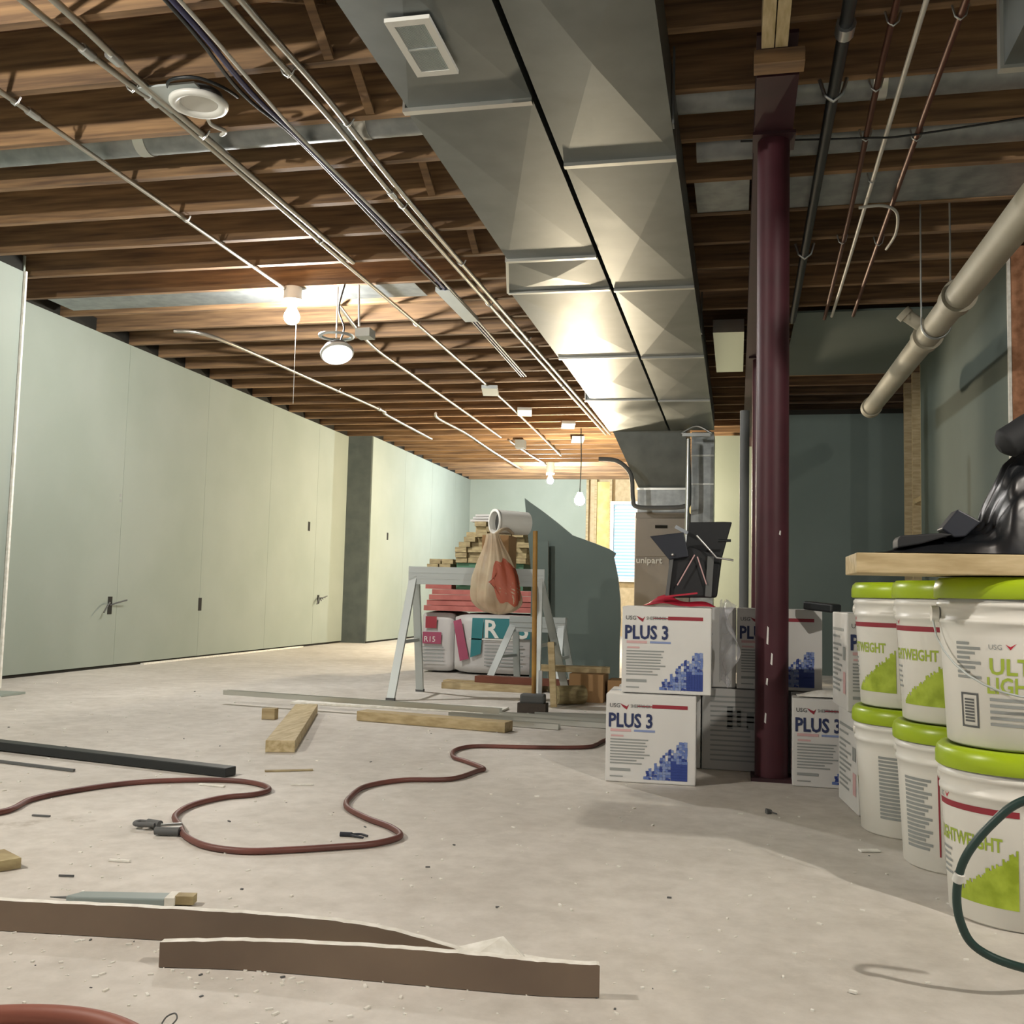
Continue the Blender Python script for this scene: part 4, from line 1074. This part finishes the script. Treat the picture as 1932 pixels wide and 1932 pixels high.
# ------------------------------------------------------------------ sawhorses, broom, leaning sheets
def sawhorse(feetL, top0, top1, feetR, label, mt):
    t = thing('sawhorse', label, 'sawhorse', (sum(p[0] for p in feetL + feetR) / 4, sum(p[1] for p in feetL + feetR) / 4, 0))
    t0, t1 = Vector(top0), Vector(top1)
    d = (t1 - t0).normalized()
    mb = MB().beam(t0, t1, 0.10, 0.008)
    sd = d.cross(Vector((0, 0, 1)))
    mb.beam(t0 + sd * 0.05 - Vector((0, 0, 0.05)), t1 + sd * 0.05 - Vector((0, 0, 0.05)), 0.006, 0.10).beam(t0 - sd * 0.05 - Vector((0, 0, 0.05)), t1 - sd * 0.05 - Vector((0, 0, 0.05)), 0.006, 0.10)
    for dz in (0.03, 0.065):
        mb.beam(t0 + sd * 0.054 - Vector((0, 0, dz)), t1 + sd * 0.054 - Vector((0, 0, dz)), 0.006, 0.008)
    mb.build('beam', mt, t)
    for i, (feet, tp) in enumerate(((feetL, t0 + d * 0.03), (feetR, t1 - d * 0.03))):
        tips = []
        for f_, s_ in zip(feet, (1, -1)):
            f_ = Vector(f_); a_ = tp + sd * 0.035 * s_ - Vector((0, 0, 0.04))
            MB().beam(a_, f_ + Vector((0, 0, 0.004)), 0.045, 0.022, up=(0, 1, 0.01)).build('leg', mt, t)
            MB().box(f_ + Vector((0, 0, 0.008)), (0.05, 0.03, 0.016)).build('foot', greydark, t)
            tips.append(a_.lerp(f_, 0.55))
        MB().beam(tips[0], tips[1], 0.02, 0.02).build('brace', mt, t)
    return t
sawhorse([(-1.918, 5.553, 0), (-1.93, 6.14, 0)], (-1.915, 5.82, 0.765), (-1.12, 5.95, 0.765), [(-1.10, 5.66, 0), (-1.02, 6.24, 0)], 'near galvanised folding sawhorse left of the broom', alu)
# the farther horse stands clear of the packs, its legs show below the bag
sawhorse([(-1.66, 6.78, 0), (-1.54, 7.20, 0)], (-1.55, 6.99, 0.46), (-1.16, 7.01, 0.46), [(-1.18, 6.80, 0), (-1.14, 7.22, 0)], 'low second sawhorse whose white legs show below the tan bag', alu)
br = thing('push_broom', 'upright broom with golden brown handle standing before the dark sheet', 'broom', (-1.05, 5.31, 0))
MB().tube([(-1.047, 5.33, 0.09), (-1.065, 5.36, 0.96)], 0.013, 12).build('handle', brass, br)
MB().box((-1.047, 5.31, 0.075), (0.13, 0.07, 0.05), None).build('head', greydark, br, bevel=0.01)
def br_f(u, v): return Vector((-1.047 + (u - 0.5) * (0.13 + 0.03 * (1 - v)), 5.31, 0.002 + 0.052 * v))
MB().box((-1.047, 5.31, 0.027), (0.15, 0.085, 0.052)).build('bristles', bristle, br)
MB().beam((-1.015, 5.335, 0.10), (-1.015, 5.335, 0.22), 0.02, 0.012).build('metal_bracket', steel, br)
o = MB().beam((-0.99, 5.62, 0.002), (-1.01, 5.60, 0.36), 0.035, 0.02, up=(0, 1, 0)).build('upright_board', pine); tag(o, 'short pale wooden slat standing upright behind the broom', 'board')

def sheet(name, label, poly, y, th, m_, m2, bend=0.0, parent=None):
    """a gypsum offcut: outline in (x, z), standing at depth y, bent backwards to the right"""
    P = [Vector((x, y + bend * (x - poly[0][0]) ** 2, z)) for x, z in poly]
    mb = MB()
    n = len(P); off = Vector((0.002, th, 0))
    c_ = sum(P, Vector()) / n
    mb.add(P + [c_], [(i, (i + 1) % n, n) for i in range(n)][::1], 0)
    mb.add([p + off for p in P] + [c_ + off], [((i + 1) % n, i, n) for i in range(n)], 0)
    mb.add(P + [p + off for p in P], [(i, i + n, (i + 1) % n + n, (i + 1) % n) for i in range(n)], 1)
    o_ = mb.build(name, [m_, m2])
    return tag(o_, label, 'drywall')
sheet('drywall_offcut', 'large dark green drywall offcut with pointed left top leaning on edge', [(p[0], max(p[2], 0.003)) for p in [(-1.578, 7.5, 1.344), (-1.536, 7.5, 1.312), (-1.453, 7.5, 1.256), (-1.330, 7.5, 1.165), (-1.207, 7.5, 1.067), (-1.047, 7.5, 1.013), (-0.928, 7.5, 0.968), (-0.880, 7.5, 0.937), (-0.895, 7.5, 0.906), (-0.862, 7.5, 0.758), (-0.843, 7.5, 0.603), (-0.837, 7.5, 0.448), (-0.843, 7.5, 0.293), (-0.842, 7.5, 0.008), (-1.186, 7.5, -0.006), (-1.457, 7.5, -0.017), (-1.482, 7.5, 0.389), (-1.515, 7.5, 0.784), (-1.546, 7.5, 1.063)]], 7.50, 0.0127, green_shaded, gyps)
sheet('drywall_offcut', 'narrow dark board edge standing left of the large green offcut', [(-1.50, 0.003), (-1.36, 0.003), (-1.38, 1.02), (-1.50, 1.0)], 7.44, 0.0127, green_shaded, gyps)

# ------------------------------------------------------------------ floor clutter
def board(p0, p1, w, h, z, m_, name, label, cat='board', group=None, bevel=0.0):
    o_ = MB().beam((p0[0], p0[1], z + h / 2), (p1[0], p1[1], z + h / 2), w, h).build(name, m_, bevel=bevel)
    return tag(o_, label, cat, group)
board((-1.688, 3.633, 0.000), (-2.101, 4.809, 0.000), 0.11, 0.045, 0.001, pine_y, 'lumber_offcut', 'short pale two by four with its end towards the camera on the floor', bevel=0.002)
board((-1.761, 4.682, 0.000), (-1.003, 4.538, -0.000), 0.09, 0.045, 0.001, pine, 'lumber_offcut', 'pale wooden board lying crosswise in front of the steel studs', bevel=0.002)
board((-2.198, 4.534, 0.000), (-2.135, 4.539, 0.000), 0.05, 0.05, 0.001, pine, 'wood_block', 'tiny square wood block on the floor near the long steel strip', 'block')
def channel(p0, p1, w, z, label, sag=0.0):
    p0 = Vector((p0[0], p0[1], z)); p1 = Vector((p1[0], p1[1], z))
    mb = MB().beam(p0 + Vector((0, 0, 0.001)), p1 + Vector((0, 0, 0.001)), w, 0.002)
    d = (p1 - p0).normalized(); s_ = d.cross(Vector((0, 0, 1)))
    mb.beam(p0 + s_ * w / 2 + Vector((0, 0, 0.012)), p1 + s_ * w / 2 + Vector((0, 0, 0.012)), 0.002, 0.024)
    mb.beam(p0 - s_ * w / 2 + Vector((0, 0, 0.012)), p1 - s_ * w / 2 + Vector((0, 0, 0.012)), 0.002, 0.024)
    return tag(mb.build('steel_channel', galv_b), label, 'steel channel', 'steel channels on the floor')
channel((-2.66, 5.02), (-1.10, 4.79), 0.035, 0.05, 'long thin steel channel resting over the two pale boards')
channel((-1.40, 4.96), (-0.50, 4.82), 0.032, 0.002, 'steel channel ending behind the lower left carton, nearest of the cluster')
channel((-1.25, 5.07), (-0.48, 4.98), 0.032, 0.002, 'middle steel channel of the cluster left of the cartons')
channel((-1.00, 5.12), (-0.45, 5.22), 0.032, 0.002, 'farthest steel channel of the cluster left of the cartons')
channel((-1.65, 4.84), (-0.80, 4.70), 0.03, 0.002, 'thin steel channel lying just behind the crosswise board')
o = MB().bx(-2.35, -1.20, 5.16, 5.42, 0.001, 0.012).build('drywall_offcut', gyps); tag(o, 'flat pale drywall piece on the floor under the near sawhorse', 'drywall')
board((-1.86, 6.44), (-1.22, 6.38), 0.10, 0.04, 0.001, pine, 'lumber_offcut', 'lower yellow board of the stack behind the near sawhorse')
board((-1.90, 6.60), (-1.18, 6.54), 0.09, 0.04, 0.001, pine, 'lumber_offcut', 'rear yellow board of the stack behind the near sawhorse')
board((-1.66, 6.52), (-1.05, 6.45), 0.10, 0.04, 0.043, mat('red_brown_board', '6b3b2a', 0.7), 'lumber_offcut', 'reddish brown board on top of the yellow boards')
board((-1.16, 6.06), (-0.74, 6.10), 0.09, 0.035, 0.165, pine, 'lumber_offcut', 'short light board bridging the kraft carton right of the broom')
o = MB().bx(-0.96, -0.76, 5.95, 6.20, 0.001, 0.163).build('kraft_carton', kraft_box); tag(o, 'small brown carton on the floor in front of the dark sheet', 'carton')
o = MB().bx(-0.74, -0.52, 6.0, 6.2, 0.001, 0.13).build('kraft_carton', kraft_box); tag(o, 'second brown carton just left of the lower left white carton', 'carton')
o = MB().cyl((-1.00, 5.75, 0.055), (-0.86, 5.85, 0.055), 0.053, seg=24).build('tape_roll', pine_grey); tag(o, 'beige roll lying on its side beside the broom', 'roll')
# long black bar at the left
o = MB().beam((-3.2, 3.42, 0.022), (-1.62, 3.12, 0.016), 0.055, 0.03).build('black_rail', black_m, bevel=0.003)
tag(o, 'long flat black rail lying on the floor at the left edge', 'rail')
o = MB().beam((-3.0, 3.19, 0.006), (-2.13, 3.02, 0.006), 0.01, 0.008).build('thin_rod', greydark); tag(o, 'thin dark rod on the floor in front of the black rail', 'rod')
# hose
hp = [(-1.911, 2.404), (-1.946, 2.575), (-1.909, 2.737), (-1.828, 2.884), (-1.701, 2.978), (-1.559, 3.020), (-1.454, 2.992), (-1.389, 2.924), (-1.397, 2.844), (-1.461, 2.771), (-1.490, 2.644), (-1.460, 2.511), (-1.383, 2.407), (-1.318, 2.321), (-1.221, 2.249), (-1.119, 2.235), (-1.030, 2.274), (-0.925, 2.341), (-0.862, 2.388), (-0.825, 2.456), (-0.829, 2.508), (-0.881, 2.576), (-0.977, 2.656), (-1.074, 2.766), (-1.116, 2.893), (-1.133, 3.071), (-1.059, 3.213), (-0.918, 3.285), (-0.874, 3.461), (-0.866, 3.521), (-0.960, 3.640), (-1.034, 3.727), (-1.070, 3.891), (-1.016, 4.016), (-0.810, 4.068), (-0.607, 4.149), (-0.566, 4.243), (-0.553, 4.361)]
hp = [(-2.35, 2.05, 0.0085), (-2.05, 2.25, 0.0085)] + [(p[0], p[1], 0.0085) for p in hp] + [(-0.50, 4.62, 0.0085), (-0.47, 4.9, 0.0085)]
ho = thing('air_hose', 'reddish hose winding in loops across the floor', 'hose', (-1.2, 3.0, 0))
MB().tube(smooth_path(hp, 6), 0.008, 10).build('hose_tube', rubber_red, ho)
MB().cyl((-1.37, 2.39, 0.012), (-1.41, 2.36, 0.012), 0.012, seg=12).build('brass_coupling', steel, ho)
o = MB().cyl((-1.43, 2.39, 0.013), (-1.47, 2.40, 0.013), 0.011, seg=12).cyl((-1.41, 2.335, 0.012), (-1.35, 2.345, 0.012), 0.010, seg=12)
o.tube(smooth_path([(-1.46, 2.42, 0.008), (-1.50, 2.41, 0.012), (-1.49, 2.375, 0.014), (-1.44, 2.38, 0.014)], 5), 0.006, 8)
o = o.build('hose_fitting', greydark); tag(o, 'small dark metal hose fittings lying beside the red hose bend', 'fitting')
o = MB().tube(smooth_path([(-1.12, 1.22, 0.014), (-1.02, 1.285, 0.014), (-0.94, 1.312, 0.014), (-0.86, 1.312, 0.014), (-0.78, 1.28, 0.014), (-0.70, 1.22, 0.014)], 6), 0.0135, 14).build('air_hose', mat('hose_orange', '8f5443', 0.55))
tag(o, 'piece of reddish brown hose curving in at the bottom left corner', 'hose')
o = MB().tube(smooth_path([(-0.789, 1.349, 0.004), (-0.785, 1.355, 0.012), (-0.775, 1.359, 0.016), (-0.768, 1.353, 0.012), (-0.773, 1.346, 0.004)], 5), 0.0012, 5).build('wire_loop', greydark); tag(o, 'tiny loop of wire on the floor at the bottom edge', 'wire')
o = MB().cyl((-0.975, 2.47, 0.006), (-0.945, 2.475, 0.006), 0.006, seg=10).tube(smooth_path([(-0.945, 2.478, 0.006), (-0.925, 2.485, 0.006), (-0.905, 2.48, 0.004)], 4), 0.003, 6).tube([(-0.945, 2.468, 0.006), (-0.91, 2.462, 0.004)], 0.003, 6)
o = o.build('ear_plug', navy_plastic); tag(o, 'small dark forked plastic piece inside the hose loop', 'fitting')
o = MB().cyl((0.085, 3.115, 0.006), (0.10, 3.12, 0.006), 0.010, 0.006, seg=10).tube([(0.095, 3.115, 0.008), (0.115, 3.105, 0.004)], 0.002, 5).build('wire_nut', greydark); tag(o, 'small dark object alone on the floor in front of the red column', 'fitting')
# drywall knife
kn = thing('drywall_saw', 'grey flat jab saw with pale tip guard lying on the floor', 'saw', (-1.18, 1.86, 0))
ka, kb = Vector((-1.272, 1.807, 0.010)), Vector((-1.082, 1.852, 0.010))
kd = (kb - ka).normalized(); ks = kd.cross(Vector((0, 0, 1)))
MB().prism([ka + ks * 0.012 - Vector((0, 0, 0.008)), ka + kd * 0.02 - ks * 0.02 - Vector((0, 0, 0.008)), kb - ks * 0.022 - Vector((0, 0, 0.008)), kb + ks * 0.022 - Vector((0, 0, 0.008)), ka + kd * 0.02 + ks * 0.020 - Vector((0, 0, 0.008))], (0, 0, 0.014)).build('handle', blade_m, kn, bevel=0.003)
MB().prism([ka - kd * 0.035 + Vector((0, 0, -0.002)), ka - ks * 0.008 + kd * 0.01 + Vector((0, 0, -0.002)), ka + ks * 0.008 + kd * 0.01 + Vector((0, 0, -0.002))], (0, 0, 0.002)).build('blade', greydark, kn)
MB().box(kb + kd * 0.008, (0.018, 0.046, 0.016), rotz(math.atan2(kd.y, kd.x))).build('end_band', gyps, kn)
MB().box(kb + kd * 0.034 + Vector((0, 0, 0.001)), (0.036, 0.026, 0.016), rotz(math.atan2(kd.y, kd.x))).build('butt', pine_grey, kn)
o = MB().box((-1.57, 1.99, 0.012), (0.10, 0.045, 0.022), rotz(-0.55)).build('wood_block', pine_grey); tag(o, 'small wood scrap at the left edge near the grey saw', 'block')
# drywall strips standing on edge in front
def edge_strip(pts, h, label, jag=0.0015):
    """pts: floor points along the near face; h: heights"""
    n = len(pts); P = smooth_path([Vector((p[0], p[1], hh)) for p, hh in zip(pts, h)], 12)
    rnd = random.Random(n)
    near_b, near_t, far_b, far_t = [], [], [], []
    for i, p in enumerate(P):
        q = P[min(i + 1, len(P) - 1)] - P[max(i - 1, 0)]; q.z = 0; q.normalize()
        nn = Vector((-q.y, q.x, 0)); j = rnd.uniform(-jag, jag) * 0.5
        near_b.append(Vector((p.x, p.y, 0.001))); near_t.append(Vector((p.x, p.y, p.z + j)))
        far_t.append(Vector((p.x, p.y, p.z + j - 0.001)) + nn * 0.020); far_b.append(Vector((p.x, p.y, 0.001)) + nn * 0.020)
    m_ = len(P); mb = MB()
    V = near_b + near_t + far_t + far_b
    for i in range(m_ - 1):
        mb.add([], [])
    mb.add(V, [(i, i + 1, m_ + i + 1, m_ + i) for i in range(m_ - 1)], 0)
    mb.add(V, [(m_ + i, m_ + i + 1, 2 * m_ + i + 1, 2 * m_ + i) for i in range(m_ - 1)] + [(0, m_, 2 * m_, 3 * m_), (m_ - 1, 4 * m_ - 1, 3 * m_ - 1, 2 * m_ - 1)], 1)
    mb.add(V, [(2 * m_ + i, 2 * m_ + i + 1, 3 * m_ + i + 1, 3 * m_ + i) for i in range(m_ - 1)], 2)
    o_ = mb.build('drywall_strip', [kraft, gyps, green])
    return tag(o_, label, 'drywall strip', 'drywall strips lying in front')
edge_strip([(-1.55, 1.595), (-1.277, 1.626), (-0.985, 1.662), (-0.775, 1.683), (-0.60, 1.705), (-0.43, 1.735)], [0.052, 0.053, 0.055, 0.055, 0.045, 0.006], 'longer brown edged drywall strip running in from the left edge')
edge_strip([(-0.916, 1.548), (-0.746, 1.578), (-0.48, 1.592), (-0.30, 1.603), (-0.205, 1.622)], [0.040, 0.048, 0.055, 0.052, 0.050], 'shorter drywall strip in front, brown paper face towards the camera')
mb = MB()
a_ = [(-0.493, 1.755, 0.002), (-0.392, 1.770, 0.030), (-0.357, 1.765, 0.002), (-0.261, 1.740, 0.012), (-0.335, 1.723, 0.002), (-0.446, 1.695, 0.002)]
mb.add(a_ + [(p[0], p[1] + 0.012, max(p[2] - 0.008, 0.001)) for p in a_], [(0, 1, 5), (1, 4, 5), (1, 2, 4), (2, 3, 4), (6, 7, 11), (7, 10, 11), (7, 8, 10), (8, 9, 10), (0, 1, 7, 6), (1, 2, 8, 7), (2, 3, 9, 8)])
o = mb.build('gypsum_scrap', gyps); tag(o, 'broken white gypsum scrap poking up behind the shorter strip', 'drywall scrap')
# crumbs of gypsum and dust: countless
mb = MB(); rnd = random.Random(21)
for i in range(900):
    y = 1.25 + 4.5 * rnd.random() ** 1.6; x = rnd.uniform(-0.75 * y - 0.2, 0.30 * y)
    if rnd.random() < 0.25: x, y = rnd.gauss(-0.9, 0.35), rnd.gauss(1.62, 0.12)
    s = rnd.uniform(0.0015, 0.005) * (0.7 + 0.15 * y)
    a_ = rnd.uniform(0, PI)
    mb.box((x, y, s * 0.3), (s * rnd.uniform(1, 3), s, s * 0.6), rotz(a_), mi=0 if rnd.random() < 0.93 else 1)
o = mb.build('gypsum_crumbs', [gyps, greydark]); tag(o, 'white gypsum crumbs and specks scattered over the concrete', 'crumbs', kind='stuff')
# flat slivers
for i, (p, L_, w_, r_, m_) in enumerate((((-1.598, 2.958, 0.000), 0.09, 0.012, -0.1, gyps), ((-1.350, 2.095, 0.000), 0.05, 0.008, 0.1, gyps), ((-1.488, 3.280, 0.000), 0.16, 0.02, 0.5, pine_grey), ((-1.383, 1.955, 0.000), 0.032, 0.003, 0.2, greydark), ((-1.802, 2.426, 0.000), 0.05, 0.006, 0.1, greydark), ((0.183, 1.754, 0.000), 0.012, 0.006, -0.4, gyps), ((-1.341, 3.060, 0.000), 0.07, 0.006, 0.4, gyps), ((0.325, 2.735, 0.000), 0.05, 0.02, 0.3, gyps))):
    o = MB().box((p[0], p[1], 0.003), (L_, w_, 0.004), rotz(r_)).build('sliver', m_)
    tag(o, ('white sliver by the red hose bend', 'white sliver left of the hose fittings', 'grey splintered strip in front of the two by four', 'thin dark nail above the grey saw', 'dark screw on the floor at the left', 'white chip on the floor below the green hose loop', 'curved pale sliver right of the hose bend', 'white chip at the foot of the farthest bucket')[i], 'debris')
# galvanised corner angle at the left
o = MB().beam((-3.95, 5.02, 0.003), (-3.80, 4.62, 0.003), 0.02, 0.004); o.beam((-3.80, 4.62, 0.004), (-3.92, 4.50, 0.004), 0.02, 0.004)
o = o.build('corner_bead', galv_b); tag(o, 'bent shiny metal corner bead on the floor at the left wall', 'metal strip')
o = MB().bx(-4.10, -3.86, 4.55, 5.0, 0.001, 0.013).build('drywall_offcut', green); tag(o, 'green drywall piece lying flat beside the bent metal strip', 'drywall')
# green hose loop at the right
lp_ = thing('cable_loop', 'upright loop of dark green cable in front of the nearest bucket', 'cable', (0.45, 1.8, 0))
c0 = [(0.511, 1.700, 0.349), (0.430, 1.720, 0.324), (0.385, 1.730, 0.283), (0.349, 1.740, 0.228), (0.340, 1.760, 0.172), (0.347, 1.770, 0.120), (0.374, 1.780, 0.079), (0.446, 1.800, 0.050), (0.591, 1.907, 0.008)]
MB().tube(smooth_path(c0, 8), 0.0068, 10).build('cable_run', cable_green, lp_)
k0, k1 = Vector((0.342, 1.747, 0.201)), Vector((0.339, 1.752, 0.188))
MB().cyl(k0, k1, 0.0085, seg=12).build('tape_band', white_plastic, lp_)
